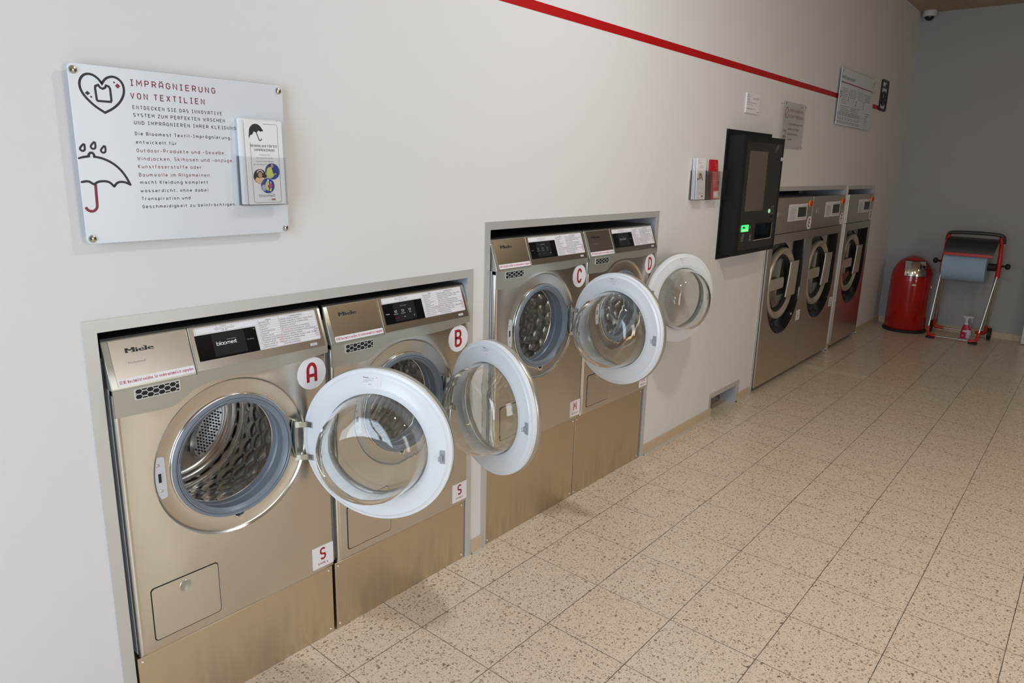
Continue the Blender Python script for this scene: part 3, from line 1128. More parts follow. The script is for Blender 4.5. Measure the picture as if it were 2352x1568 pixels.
def bloomest(mb, x, y, w, cap, M_, h, mi):
    """logo lettering: thin round monoline word with a joined st"""
    t_ = cap * .115
    ux = w / 5.55

    def st(pts):
        mb.stroke([(x + p[0] * ux, y + p[1] * cap) for p in pts], t_, M_, h, mi=mi)
    st([(0, 1), (0, .02)])
    st([(0, 1)] + [(0, .32)] + arc(.36, .32, .36, .32, 180, -180, 16))
    st([(.92, 1), (.92, .0)])
    st(arc(1.48, .32, .36, .32, 0, 360, 18))
    st(arc(2.26, .32, .36, .32, 0, 360, 18))
    st([(2.82, 0), (2.82, .36)] + arc(3.06, .40, .24, .24, 180, 0, 8) + [(3.30, 0)])
    st([(3.30, .36)] + arc(3.54, .40, .24, .24, 180, 0, 8) + [(3.78, 0)])
    st([(3.98, .34), (4.58, .34)] + arc(4.30, .32, .32, .32, 8, 310, 14)[1:])
    st([(5.10, .66), (4.86, .60), (4.84, .44), (5.02, .30), (5.00, .08), (4.76, .0)])
    st([(5.10, .66), (5.55, .66)])
    st([(5.30, .96), (5.30, .14), (5.42, .02), (5.55, .0)])


def screen_print(kind):
    mb = MB()
    T_ = SLM @ Matrix.Translation((0, 0, .0021))
    if kind == 'logo':
        bloomest(mb, -.030, .0550, .055, .0098, T_, .0, 0)
        mb.text('SMART LAUNDRY', -.0005, .0668, T_, 0, w=.025, cap=.0013, mi=0)
        mb.text('Start/Stop', .0545, .0560, T_, 0, w=.0195, cap=.0032, mi=1)
        mb.disc(.0795, .0835, .0015, T_, 0, 10, mi=1)
    else:
        mb.text('Menü', -.0745, .0535, T_, 0, w=.0130, cap=.0032, mi=0)
        for i, c in enumerate((-.034, -.004, .026)):
            mb.stroke([(c - .0045, .0635), (c - .0035, .0565), (c + .0035, .0565), (c + .0045, .0635)], .0007, T_, mi=0)
            mb.stroke([(c - .0045, .0625), (c - .001, .0610), (c + .002, .0630), (c + .0045, .0620)], .0006, T_, mi=0)
            mb.text(('Buntwäsche', 'Buntwäsche', 'Wolle')[i], c, .0500, T_, 0, w=(.0185, .0185, .0085)[i], cap=.0024, align='C', mi=0)
        mb.rect(-.044, .0375, -.0245, .0382, T_, 0, mi=2)
        mb.text('1/5', -.004, .0375, T_, 0, w=.0065, cap=.0028, mi=0)
        bloomest(mb, -.010, .0740, .024, .0040, T_, .0, 1)
        mb.disc(.041, .0390, .0022, T_, 0, 12, mi=1)
    return mb


def door_meshes():
    D = {}
    A = ym(-.2227, .4752)
    DF = Matrix(((-1, 0, 0, -.2227), (0, 0, 1, 0), (0, 1, 0, .4752), (0, 0, 0, 1)))
    mb = MB()
    mb.lathe([(.1555, .004), (.1555, .009), (.1575, .0135), (.166, .0150), (.176, .0155), (.180, .0142), (.205, .0140), (.2125, .0132), (.2175, .0095), (.2205, .0085), (.2255, .0080), (.2275, .0055), (.2280, -.001), (.2280, -.006), (.1555, -.006), (.1555, .004)], 128, A)
    # two finger pockets for the hinge arms
    D['door'] = (mb, M_DOORW, 30)
    mb = MB()
    mb.lathe([(.2285, -.0065), (.2292, -.0080), (.2292, -.020), (.2275, -.0245), (.222, -.0265), (.170, -.0285), (.160, -.0270), (.1575, -.022), (.1565, -.007)], 128, A)
    D['outer_ring'] = (mb, M_PLAST, 30)
    mb = MB()
    mb.lathe([(.0002, -.0205), (.157, -.0205), (.157, -.0235), (.0002, -.0235)], 96, A)
    D['outer_pane'] = (mb, M_PANE, 30)
    mb = MB()
    prof = [(.1555, .003), (.1552, .014), (.1535, .028), (.1500, .050), (.1455, .072), (.1390, .090), (.1290, .1030), (.1150, .1105), (.0950, .1140), (.0600, .1150), (.0002, .1155)]
    inn = [(.0002, .1090), (.0600, .1085), (.0930, .1070), (.1110, .1035), (.1230, .0965), (.1325, .0850), (.1390, .0690), (.1435, .0480), (.1468, .0270), (.1485, .0130), (.1488, .003), (.1555, .003)]
    mb.lathe(prof + inn, 96, A)
    # slanted nose: deeper towards the lower hinge side
    nv = []
    for x, y, z in mb.v:
        dx, dz = (x + .2227), (z - .4752)
        k_ = max(0.0, y - .014) / .1
        nv.append((x + .004 * k_, y * (1 + .16 * k_ * (dx * .8 - dz * .7) / .15), z - .004 * k_))
    mb.v = nv
    D['glass_bowl'] = (mb, M_GLASS, 60)
    mb = MB()
    T_ = DF @ Matrix.Translation((0, 0, .0142))
    mb.prism(rrect(-.034, .1785, .022, .2085, .001, 2), 0, .0004, T_, mi=0)
    T2 = DF @ Matrix.Translation((0, 0, .01470))
    mb.text('Miele', -.031, .2025, T2, 0, w=.0165, cap=.0038, bold=.04, mi=1)
    mb.text('PROFESSIONAL', -.012, .2025, T2, 0, w=.014, cap=.0018, mi=2)
    for i, wd in enumerate((.032, .026, .015)):
        mb.text(('Typ HW11 400V 50Hz 4,7kW', 'Nr. 11/4020553 Mat 10912', 'IP X4 2N~')[i], -.031, .1975 - i * .0035, T2, 0, w=wd, cap=.0018, bold=.01, mi=2)
    mb.stroke([(-.0155, .1835), (-.0155, .1865), (-.0120, .1860), (-.0085, .1865), (-.0085, .1835), (-.0155, .1835)], .0005, T2, mi=1)
    mb.stroke(arc(.009, .2055, .0014, .0014, 0, 360, 10), .0004, T2, mi=2)
    D['type_label'] = (mb, [M_WHITE, M_INK, M_GREYINK], 'flat2d')
    mb = MB()
    T_ = DF @ Matrix.Translation((0, 0, .0138))
    mb.prism(rrect(.1925, -.028, .2085, .012, .003), 0, .0012, T_, mi=0)
    T2 = DF @ Matrix.Translation((0, 0, .0150))
    mb.prism(rrect(.1955, -.019, .2020, -.0005, .0015), 0, .007, T2, mi=0)
    mb.box(-.2027 - .2227, -.1945 - .2227, .0208, .0232, .4752 - .0165, .4752 - .003, mi=0)
    mb.tube([(-.2227 - .1985, .021, .4752 - .016), (-.2227 - .1935, .0285, .4752 - .016), (-.2227 - .1935, .0285, .4752 - .004), (-.2227 - .1985, .021, .4752 - .004)], .0013, 6, mi=1)
    D['latch'] = (mb, [M_GREYP, M_GREYP], 40)
    for kk, z in (('hinge_pocket', .4752 + .044), ('hinge_pocket2', .4752 - .057)):
        mb = MB()
        D[kk] = (mb, [M_GREYP, M_ZINC], 30)
        mb.box(-.2227 + .193, -.2227 + .2170, .0098, .0147, z - .0085, z + .0085, mi=0)
        mb.box(-.2227 + .193, -.2227 + .2150, .0150, .0152, z - .0020, z + .0070, mi=1)
    return D


def hinge_arms(th):
    """bent straps fixed to the machine side of the hinge, in machine space"""
    mb = MB()
    mb.box(.166, .172, -.016, .012, .420, .535)
    mb.box(.172, .178, -.006, .009, .424, .531, mi=1)
    hx, hy = .2039, -.0154
    for z in (.4752 + .046, .4752 - .055):
        ex = hx - .010 * math.cos(th) - (.014) * math.sin(th)
        ey = hy - .010 * math.sin(th) + (.014) * math.cos(th)
        fx = hx - .028 * math.cos(th) - .0165 * math.sin(th)
        fy = hy - .028 * math.sin(th) + .0165 * math.cos(th)
        P = [(.168, -.012), (.178, -.022), (ex - .004, min(ey - .002, -.022)), (ex, ey), (fx, fy)]
        for a, c in zip(P[:-1], P[1:]):
            d = Vector((c[0] - a[0], c[1] - a[1]))
            L_ = d.length
            d.normalize()
            n_ = Vector((-d.y, d.x)) * .0018
            v = []
            for q in (Vector(a) - d * .0008, Vector(c) + d * .0008):
                for sg in (1, -1):
                    for zz in (z - .008, z + .008):
                        v.append((q.x + n_.x * sg, q.y + n_.y * sg, zz))
            mb.add(v, [(0, 1, 3, 2), (4, 6, 7, 5), (0, 4, 5, 1), (2, 3, 7, 6), (0, 2, 6, 4), (1, 5, 7, 3)])
    return mb


_cache = {}


def shared(key, fn):
    if key not in _cache:
        r = fn()
        _cache[key] = meshof(key, r[0], r[1], r[2])
    return _cache[key]


DM = {k_: meshof(k_, *v_) for k_, v_ in door_meshes().items()}


def small_washer(let, size, sizeword, loc, th, kind, label):
    m = thing('washing_machine', loc, label, 'washing machine', 'front-loading washing machines with open doors')
    # white cabinet shell behind the front
    o = obj('cabinet', shared('cabinet', lambda: (MB().box(-.2978, -.2950, .0205, .70, .010, .800).box(.2950, .2978, .0205, .70, .010, .800).box(-.2948, .2948, .698, .70, .004, .815).box(-.2948, .2948, .047, .698, .004, .006).box(-.20, .20, .39, .60, .30, .66, mi=0), M_ENAMEL, None)), None, m)
    obj('top_lid', shared('top_lid', lambda: (MB().box(-.2970, .2970, .0370, .706, .824, .8462), M_LID, None)), None, m)
    fp = obj('front_panel', shared('front_panel', lambda: (front_panel(), M_STEEL, 28)), None, m)
    obj('trim_band', shared('trim_band', lambda: (swoosh_band(), M_PLAST, 30)), None, fp)
    obj('size_card', shared('size_card_' + size, lambda: (size_card(size, sizeword), [M_WHITE, M_RED], 'flat2d')), None, m, label='white square sticker with a dark red %s and the word %s' % (size, sizeword))
    obj('letter_sticker', shared('letter_' + let, lambda: (letter_disc(let), [M_WHITE, M_RED], 'flat2d')), None, m, label='round white sticker with a dark red %s' % let)
    # control head
    def head(x0_, x1_, zb):
        pr = [(-.0055, zb), (-.005, .736), (.0330, .8405), (.0360, .8428), (.0360, zb)]
        return MB().prism(pr, x0_, x1_, Matrix(((0, 0, 1, 0), (1, 0, 0, 0), (0, 1, 0, 0), (0, 0, 0, 1))))
    dr = obj('detergent_drawer', head(-.2985, -.0970, .728), M_PLAST, m, bevel=.0075)
    obj('drawer_plate', shared('drawer_plate', lambda: (MB().prism([(-.2835, -.001), (-.1005, -.001), (-.1005, .1095), (-.2835, .1095)], 0, .0006, SLM @ Matrix.Translation((0, 0, .0004))), M_STEEL, None)), None, dr)
    obj('maker_logo', shared('maker_logo', lambda: (miele_logo(), M_INK, 'flat2d')), None, dr)
    obj('subtitle', shared('subtitle', lambda: (MB().text('Professional', -.2500, .0500, SLM @ Matrix.Translation((0, 0, .00115)), 0, w=.0400, cap=.0050), M_GREYINK, 'flat2d')), None, dr)

    def warn():
        mb = MB()
        mb.prism(rrect(-.2825, -.0005, -.1010, .0170, .003), 0, .0005, SLM @ Matrix.Translation((0, 0, .0012)), mi=0)
        mb.mono('KEINE Waschmittel einfüllen. Sie werden automatisch zugegeben', -.2785, .0048, SLM @ Matrix.Translation((0, 0, .0018)), 0, w=.1740, cap=.0084, sw=.105, mi=1)
        return mb, [M_WHITE, M_REDT], 'flat2d'
    obj('warning_sticker', shared('warning_sticker', warn), None, dr, label='white strip sticker with dark red German text')
    cp = obj('control_panel', head(-.0955, .2975, .7345), M_PLAST, m, bevel=.004)
    obj('panel_plate', shared('panel_plate', lambda: (MB().prism([(-.0925, -.0015), (.2885, -.0015), (.2885, .1100), (-.0925, .1100)], 0, .0006, SLM @ Matrix.Translation((0, 0, .0002))), M_STEEL, None)), None, cp)

    def scr():
        mb = MB()
        mb.prism([(-.0825, .0215), (.0845, .0215), (.0845, .0885), (-.0825, .0885)], 0, .0012, SLM @ Matrix.Translation((0, 0, .0006)), mi=0)
        mb.rect(-.040, .0265, .050, .0865, SLM @ Matrix.Translation((0, 0, .0020)), 0, mi=1)
        return mb, [M_SCREEN, M_SCR2], None
    obj('touch_screen', shared('touch_screen', scr), None, cp)
    dim = kind.endswith('_dim')
    obj('screen_lettering', shared('screen_' + kind, lambda: (screen_print(kind.replace('_dim', '')), [M_SCRDIM if dim else M_SCRTXT, M_SCRDIM, M_SCRRED], 'flat2d')), None, cp)
    obj('programme_sticker', shared('programme_sticker', lambda: (programme_sticker(), M_WHITE, None)), None, cp)
    obj('programme_text', shared('programme_text', lambda: (programme_print(), [M_INK, M_REDT], 'flat2d')), None, cp)

    def ib():
        mb = MB()
        T_ = SLM @ Matrix.Translation((0, 0, .0008))
        mb.prism(rrect(.240, .0050, .262, .0128, .0008, 2), 0, .0008, T_, mi=0)
        mb.stroke([(.2475, .0085), (.2505, .0105), (.254, .0075)], .0006, T_, .0012, mi=1)
        return mb, [M_LOCK, M_GREYINK], None
    obj('interface_cover', shared('interface_cover', ib), None, cp)
    obj('vent_grille', shared('vent_grille', lambda: (vent(), [M_FRAME, M_HOLE], None)), None, m)

    def flap():
        mb = MB()
        mb.prism(rrect(-.2600, .0365, -.0795, .1895, .010), 0, .0004, fm(0.0), mi=1)
        mb.prism(rrect(-.2575, .0395, -.0820, .1870, .009), 0, .0020, fm(0.0), mi=0)
        return mb, [M_STEEL, M_BLACKP], 30
    fl = obj('filter_flap', shared('filter_flap', flap), None, m)
    obj('flap_button', shared('flap_button', lambda: (MB().lathe([(.0001, -.0026), (.0115, -.0026), (.0125, -.0032), (.0150, -.0032), (.0160, -.0020)], 40, ym(-.172, .161)), M_PLAST, 40)), None, fl)
    obj('gasket', shared('gasket', lambda: (gasket(), M_RUBBER, 40)), None, m)
    obj('clamp_ring', shared('clamp_ring', lambda: (clamp_ring(), M_CHROME, 50)), None, m)
    d = obj('drum', shared('drum', lambda: (drum_mesh(), M_DRUM, 50)), None, m)
    for k_ in range(3):
        obj('perforated_plate', shared('perforated_plate%d' % k_, lambda: (drum_star(k_), [M_DRUMW, M_HOLE], 'flat2d')), None, d)
        obj('lifter_rib', shared('lifter_rib%d' % k_, lambda: (lifters(k_), M_DRUM, None)), None, d)
    lp = obj('lock_plate', shared('lock_plate', lambda: (lock_plate(), [M_LOCK, M_HOLE], None)), None, m)
    for k_, q_ in enumerate(((-.210, .512), (-.207, .443))):
        obj('lock_screw', shared('lock_screw%d' % k_, lambda: (screws([q_], .0032, .0040), M_ZINC, 40)), None, lp)
    obj('hinge', hinge_arms(th), [M_ZINC, M_BLACKP], m)
    # the open door
    T_ = Matrix.Translation((.2039, -.0154, 0)) @ Matrix.Rotation(th, 4, 'Z')
    do = obj('door', DM['door'], None, m, M=T_)
    for k_ in ('outer_ring', 'outer_pane', 'glass_bowl', 'type_label', 'latch', 'hinge_pocket', 'hinge_pocket2'):
        obj(k_.replace('2', ''), DM[k_], None, do)
    return m


def size_card(ch, word):
    mb = MB()
    T_ = fm(-0.0003)
    mb.prism(rrect(.2155, .0215, .2915, .0945, .002, 2), 0, .0006, T_, mi=0)
    T2 = fm(-0.0010)
    letter(mb, ch, .2535, .0675, .024 if ch != 'M' else .026, .042, .0062, T2, 0, mi=1)
    mb.mono(word, .2535, .0310, T2, 0, w=.0375 if len(word) < 6 else .046, cap=.0085, sw=.17, align='C', mi=1)
    return mb


def letter_disc(ch):
    mb = MB()
    T_ = fm(-0.0003)
    mb.prism([(.2415 + .0485 * math.cos(2 * PI * i / 64), .658 + .0485 * math.sin(2 * PI * i / 64)) for i in range(64)], 0, .0006, T_, mi=0)
    letter(mb, ch, .2415, .659, .036, .064, .0098, fm(-0.0010), 0, mi=1)
    return mb


YF1, YF2 = -0.016, -0.026
small_washer('A', 'S', 'SMALL', (-.203, YF1, .243), math.radians(117.7), 'logo', 'champagne steel washing machine marked A, nearest and leftmost, door wide open')
small_washer('B', 'S', 'SMALL', (.405, YF1, .243), math.radians(79.4), 'menu', 'champagne steel washing machine marked B, second from the left, beside machine A')
small_washer('C', 'M', 'MEDIUM', (1.129, YF2, .395), math.radians(83.4), 'menu_dim', 'champagne steel washing machine marked C, left one in the taller niche')
small_washer('D', 'M', 'MEDIUM', (1.731, YF2, .395), math.radians(161.3), 'logo_dim', 'champagne steel washing machine marked D, right one in the taller niche, door folded back')

for x0_, x1_, hh, lab in ((-.505, .094, .2415, 'low brushed steel plinth under the washing machine marked A'), (.1045, .702, .2415, 'low brushed steel plinth under the washing machine marked B'),
                          (.827, 1.4265, .389, 'tall brushed steel plinth under the washing machine marked C'), (1.4305, 2.030, .389, 'tall brushed steel plinth under the washing machine marked D')):
    p = thing('plinth', ((x0_ + x1_) / 2, 0, 0), lab, 'plinth', 'steel plinths under the washing machines')
    w_ = (x1_ - x0_) / 2
    obj('plinth_panel', MB().box(-w_, w_, 0.0, 0.60, 0.0, hh), M_PLINTH, p, bevel=.0015)
    for sx in (-1, 1):
        for zz in (.016, hh - .014):
            obj('screw', screws([(sx * (w_ - .013), zz)], 0.0, .0042), M_CHROME, p, smooth=40)

# ================================================================== LARGE WASHING MACHINES
def large_washer(let, x0_, w_, label, size):
    yf = -.015
    zb = .036
    m = thing('washing_machine', (x0_, yf, 0), label, 'washing machine', 'tall washing machines with closed doors')
    zt, zs = 1.337, 1.095
    cx, cz = w_ / 2, .728
    # cabinet sides and top behind the front sheets
    mb = MB().box(.002, .004, .012, .85, zb + .03, zt - .003).box(w_ - .004, w_ - .002, .012, .85, zb + .03, zt - .003).box(.004, w_ - .004, .84, .85, zb + .03, zt - .003)
    mb.box(.004, w_ - .004, .02, .84, zt - .005, zt - .003).box(.004, w_ - .004, .02, .84, zb + .03, zb + .034)
    obj('cabinet', mb, M_LSIDE, m)
    obj('control_front', MB().box(0, w_, 0, .016, zs + .002, zt), M_LSTEEL, m, bevel=.0012)
    # lower front with the round-bottomed recess
    hw, ztop, zc = .325, 1.030, .692
    n = 40
    outer = [(cx - hw, ztop)] + [(cx + hw * math.cos(math.radians(a)), zc + hw * math.sin(math.radians(a))) for a in [180 + 180 * i / n for i in range(n + 1)]] + [(cx + hw, ztop)]
    mb = MB()
    k_ = len(outer)
    edge = [(0, zs - .002)]
    # matching outline on the sheet edge
    for i, pnt in enumerate(outer[1:-1]):
        a = math.radians(180 + 180 * i / n)
        dx, dz = math.cos(a), math.sin(a)
        tt = 9
        if dx < -1e-6: tt = min(tt, -cx / dx)
        if dx > 1e-6: tt = min(tt, (w_ - cx) / dx)
        if dz < -1e-6: tt = min(tt, (zb - zc) / dz)
        edge.append((cx + dx * tt, zc + dz * tt))
    edge.append((w_, zs - .002))
    for cnr in ((0, zb), (w_, zb)):
        j = min(range(1, len(edge) - 1), key=lambda i: (edge[i][0] - cnr[0]) ** 2 + (edge[i][1] - cnr[1]) ** 2)
        edge[j] = cnr
    v = [(p[0], 0, p[1]) for p in outer] + [(p[0], 0, p[1]) for p in edge] + [(p[0], .016, p[1]) for p in edge]
    fs = [(i, i + 1, k_ + i + 1, k_ + i) for i in range(k_ - 1)] + [(k_ + i, k_ + i + 1, 2 * k_ + i + 1, 2 * k_ + i) for i in range(k_ - 1)]
    fs += [(k_ - 1, 0, k_, 2 * k_ - 1)]
    mb.add(v, fs)
    lf = obj('lower_front', mb, M_LSTEEL, m)
    # recess wall and floor
    mb = MB()
    inn = [(cx - hw + .075, ztop)] + [(cx + (hw - .075) * math.cos(math.radians(a)), zc + (hw - .075) * math.sin(math.radians(a))) for a in [180 + 180 * i / n for i in range(n + 1)]] + [(cx + hw - .075, ztop)]
    mid = [((a[0] * .55 + c[0] * .45), (a[1] * .55 + c[1] * .45)) for a, c in zip(outer, inn)]
    v = [(p[0], .0, p[1]) for p in outer] + [(p[0], .045, p[1]) for p in mid] + [(p[0], .062, p[1]) for p in inn]
    fs = []
    for r in range(2):
        fs += [(r * k_ + i, r * k_ + i + 1, (r + 1) * k_ + i + 1, (r + 1) * k_ + i) for i in range(k_ - 1)]
    mb.add(v, fs, mi=0)
    mb.add([(p[0], .062, p[1]) for p in inn], [tuple(range(k_))], mi=1)
    mb.box(cx - hw, cx + hw, 0, .062, ztop, ztop + .001, mi=0)
    mb.lathe([(.240, .060), (.292, .060), (.296, .062)], 64, ym(cx, cz), mi=0)
    obj('door_recess', mb, [M_BOWLK, M_LSTEEL], m, smooth=50)
    # door ring, glass, hinge cover and handle
    A_ = ym(cx, cz)
    d = obj('door', MB().lathe([(.258, .060), (.260, .040), (.258, .030), (.252, .024), (.236, .022), (.216, .034), (.208, .040), (.206, .060)], 96, A_), M_LDOOR, m, smooth=35)
    obj('glass_seal', MB().lathe([(.207, .041), (.203, .037), (.190, .040), (.180, .050), (.178, .058)], 72, A_), M_BLKRUB, d, smooth=40)
    obj('door_glass', MB().lathe([(.0003, .052), (.181, .052), (.181, .057), (.0003, .057)], 72, A_), M_PANE, d)
    obj('hinge_cover', MB().prism([(cx - .245, cz + .045)] + [(cx - .245, cz - .035)] + [(cx + .018 + .022 * math.cos(math.radians(a)), cz - .013 + .022 * math.sin(math.radians(a))) for a in range(-90, 1, 15)] + [(cx + .018 + .022 * math.cos(math.radians(a)), cz + .023 + .022 * math.sin(math.radians(a))) for a in range(0, 91, 15)],
                              0, .012, wallM(0, .038, 0)), M_LDOOR, d, bevel=.003)
    hd = MB()
    pts = [(cx + .070, cz - .108), (cx + .195, cz - .108), (cx + .258, cz - .104), (cx + .285, cz + .148), (cx + .215, cz + .148), (cx + .118, cz + .150), (cx + .110, cz + .06)]
    hd.prism(pts, 0, .010, wallM(0, .022, 0))
    obj('handle', hd, M_LDOOR, d, bevel=.003)
    # drum seen through the glass
    dr = MB()
    dr.lathe([(.205, .058), (.200, .075), (.190, .11), (.215, .12), (.215, .42), (.19, .45), (.0005, .45)], 64, A_)
    obj('drum', dr, M_DRUM, m, smooth=40)
    # programme sticker with screen
    mb = MB()
    T_ = fm(-.0008)
    mb.rect(.291, 1.174, .678, 1.290, T_, 0, mi=0)
    T2 = fm(-.0014)
    for i in range(11):
        z = 1.262 - i * .0078
        mb.text(('Kochwäsche 90°', 'Buntwäsche 60°', 'Buntwäsche 40°', 'Pflegeleicht', 'Wolle 30°', 'Express 30°', 'Outdoor 40°', 'Intensiv 60°', 'Gardinen', 'Sensitiv', 'Schleudern')[i], .335, z - .003, T2, 0, w=.010 * (8 + (i * 7) % 5), cap=.0042, bold=.01, mi=1)
        mb.text(str(i + 1), .305, z - .003, T2, 0, cap=.0042, mi=1)
        mb.rect(.298, z - .0052, .478, z - .0048, T2, 0, mi=1)
    mb.rect(.322, 1.178, .3228, 1.270, T2, 0, mi=1)
    mb.rect(.298, 1.2705, .674, 1.2715, T2, 0, mi=1)
    mb.text('Bitte wählen', .585, 1.277, T2, 0, w=.060, cap=.005, mi=1)
    mb.text('KEINE WASCHMITTEL EINFÜLLEN', .490, 1.184, T2, 0, w=.170, cap=.0060, bold=.02, mi=2)
    obj('programme_sticker', mb, [M_WHITE, M_GREYINK, M_REDT], m, smooth='flat2d')
    mb = MB().box(.488, .655, -.003, 0, 1.197, 1.2665)
    obj('touch_screen', mb, M_CHAR, m, bevel=.0008)
    # small light print at the left
    mb = MB()
    T_ = fm(-.0008)
    mb.rect(.088, 1.214, .104, 1.246, T_, 0)
    mb.rect(.118, 1.218, .122, 1.244, T_, 0)
    mb.stroke(arc(.145, 1.232, .009, .011, 0, 360, 16), .003, T_)
    mb.stroke([(.165, 1.231), (.180, 1.231)], .003, T_)
    mb.stroke(arc(.197, 1.238, .009, .010, 150, -20, 8) + [(.188, 1.222), (.207, 1.222)], .003, T_)
    mb.stroke([(.217, 1.235), (.228, 1.235)], .003, T_)
    obj('panel_print', mb, M_SCRDIM if False else M_LOCK, m, smooth='flat2d')
    # emergency button
    eb = obj('button_collar', MB().lathe([(.0002, -.004), (.024, -.004), (.026, -.002), (.026, 0)], 32, ym(w_ - .062, 1.288)), M_YEL, m, smooth=40, label='yellow collar of the emergency button')
    obj('emergency_button', MB().lathe([(.0002, -.017), (.012, -.016), (.020, -.013), (.022, -.009), (.019, -.006), (.018, -.004)], 32, ym(w_ - .062, 1.288)), M_BTNRED, eb, smooth=40, label='red mushroom button')
    obj('indicator', MB().lathe([(.0002, -.002), (.0035, -.001), (.004, 0)], 12, ym(w_ - .088, 1.213)), M_LOCK, m)
    # letter sticker and size card
    mb = MB()
    mb.prism([(w_ - .043 - .002 + .0 + .0 + .0 + .0 + (-.0) + .049 * math.cos(2 * PI * i / 48) - .0, 1.147 + .049 * math.sin(2 * PI * i / 48)) for i in range(48)], 0, .0006, fm(-.0008), mi=0)
    letter(mb, let, w_ - .045, 1.147, .034, .064, .010, fm(-.0022), 0, mi=1)
    obj('letter_sticker', mb, [M_WHITE, M_RED], m, smooth='flat2d', label='round white sticker with a dark red %s' % let)
    if size:
        mb = MB()
        mb.prism(rrect(w_ - .088, .412, w_ - .010, .490, .002, 2), 0, .0006, fm(-.0008), mi=0)
        letter(mb, 'L', w_ - .049, .460, .022, .042, .0062, fm(-.0022), 0, mi=1)
        mb.text('LARGE', w_ - .049, .422, fm(-.0022), 0, w=.038, cap=.0085, bold=.01, align='C', mi=1)
        obj('size_card', mb, [M_WHITE, M_RED], m, smooth='flat2d', label='white square sticker with a dark red L')
    for fx in (.06, w_ - .06):
        for fy in (.08, .78):
            obj('foot', MB().cyl((fx, fy, 0), (fx, fy, .012), .026, 16).cyl((fx, fy, .012), (fx, fy, .068), .010, 12), M_BLACKP, m)
    return m


large_washer('E', 3.571, .797, 'tall stainless washing machine marked E, just right of the black payment terminal', True)
large_washer('F', 4.371, .797, 'tall stainless washing machine marked F, between machines E and G', True)
large_washer('G', 5.284, .784, 'tall stainless washing machine marked G, farthest one, in its own niche', False)

# ================================================================== BIG SIGN WITH LEAFLET HOLDER
def S(x, z):
    return (x / 1000.0, z / 1000.0)


def sign_bolts(parent, pts, yb, r=.0085):
    for x, z in pts:
        mb = MB().lathe([(.0002, -.0045), (r * .55, -.0042), (r * .9, -.0025), (r, 0), (r, .0005)], 24, ym(x, z, yb))
        mb.cyl((x, yb, z), (x, -.0005, z), r * .62, 16)
        obj('bolt', mb, M_ZINC, parent, smooth=40)


sg = thing('wall_sign', (0, 0, 0), 'large white information board with heart and umbrella drawings above machines A and B', 'sign')
mb = MB().prism(rrect(-.5155, 1.3155, -.0145, 1.6935, .010), 0, .003, fm(-.0155))
obj('board', mb, M_SIGNW, sg, bevel=.0006)
T1 = fm(-.0186)
mb = MB()
heads = [('IMPRÄGNIERUNG', -393.5, -197, 1658, 14.2), ('VON TEXTILIEN', -395.5, -226, 1630.5, 13.8)]
for s_, a, c, z, cp_ in heads:
    mb.mono(s_, a / 1000, z / 1000, T1, 0, w=(c - a) / 1000, cap=cp_ / 1000, sw=.155, gap=.32)
for s_, a, c, z in (('Outdoor-Produkte und -Gewebe,', -393, -182, 1515.5), ('Windjacken, Skihosen und -anzüge,', -393.5, -162, 1497.5), ('Kunstfaserstoffe oder', -393, -246, 1480), ('Baumwolle im Allgemeinen,', -393, -223, 1461.5)):
    mb.mono(s_, a / 1000, z / 1000, T1, 0, w=(c - a) / 1000, cap=.0084, sw=.135, gap=.30)
mb.stroke([S(-486, 1445), S(-486.5, 1425), S(-487, 1402)] + [S(-487 - 12 + 12 * math.cos(math.radians(a)), 1400 - 13.5 * math.sin(math.radians(a))) for a in range(0, 181, 20)][:8] + [S(-510.5, 1396)], .0058, T1)
mb.prism([S(-420 - 5.5, 1655), S(-420, 1649.5), S(-420 + 5.5, 1655), S(-420, 1660.5)], 0, .0001, T1)
obj('red_lettering', mb, M_SIGNR, sg, smooth='flat2d')
mb = MB()
for s_, a, c, z, cp_ in (('ENTDECKEN SIE DAS INNOVATIVE', -393, -184, 1609, 8.2), ('SYSTEM ZUM PERFEKTEN WASCHEN', -393, -178, 1592.5, 8.2), ('UND IMPRÄGNIEREN IHRER KLEIDUNG', -393, -150, 1576, 8.2),
                         ('Die Bloomest Textil-Imprägnierung,', -393, -164, 1552.5, 8.0), ('entwickelt für', -393, -301, 1534, 8.0),
                         ('macht Kleidung komplett', -392, -232, 1445, 7.8), ('wasserdicht, ohne dabei', -393, -233, 1426, 7.8), ('Transpiration und', -392, -279, 1408, 7.8),
                         ('Geschmeidigkeit zu beinträchtigen.', -392, -163, 1390, 7.8)):
    mb.mono(s_, a / 1000, z / 1000, T1, 0, w=(c - a) / 1000, cap=cp_ / 1000, sw=.150, gap=.30)
heart = [S(-451, 1597), S(-470, 1609), S(-485, 1624), S(-494, 1638), S(-496.5, 1652), S(-493, 1664), S(-485, 1672.5), S(-475, 1675), S(-465, 1672), S(-457, 1665.5), S(-451.5, 1657), S(-446, 1665.5),
         S(-438, 1671.5), S(-428, 1674), S(-418, 1671), S(-410, 1663), S(-407, 1651), S(-409, 1637), S(-418, 1621), S(-433, 1607)]


def smoothp(P, it=2, closed=True):
    for _ in range(it):
        Q = []
        n = len(P)
        for i in range(n if closed else n - 1):
            a, c = P[i], P[(i + 1) % n]
            Q += [tuple(p * .75 + q * .25 for p, q in zip(a, c)), tuple(p * .25 + q * .75 for p, q in zip(a, c))]
        if not closed:
            Q = [P[0]] + Q + [P[-1]]
        P = Q
    return P


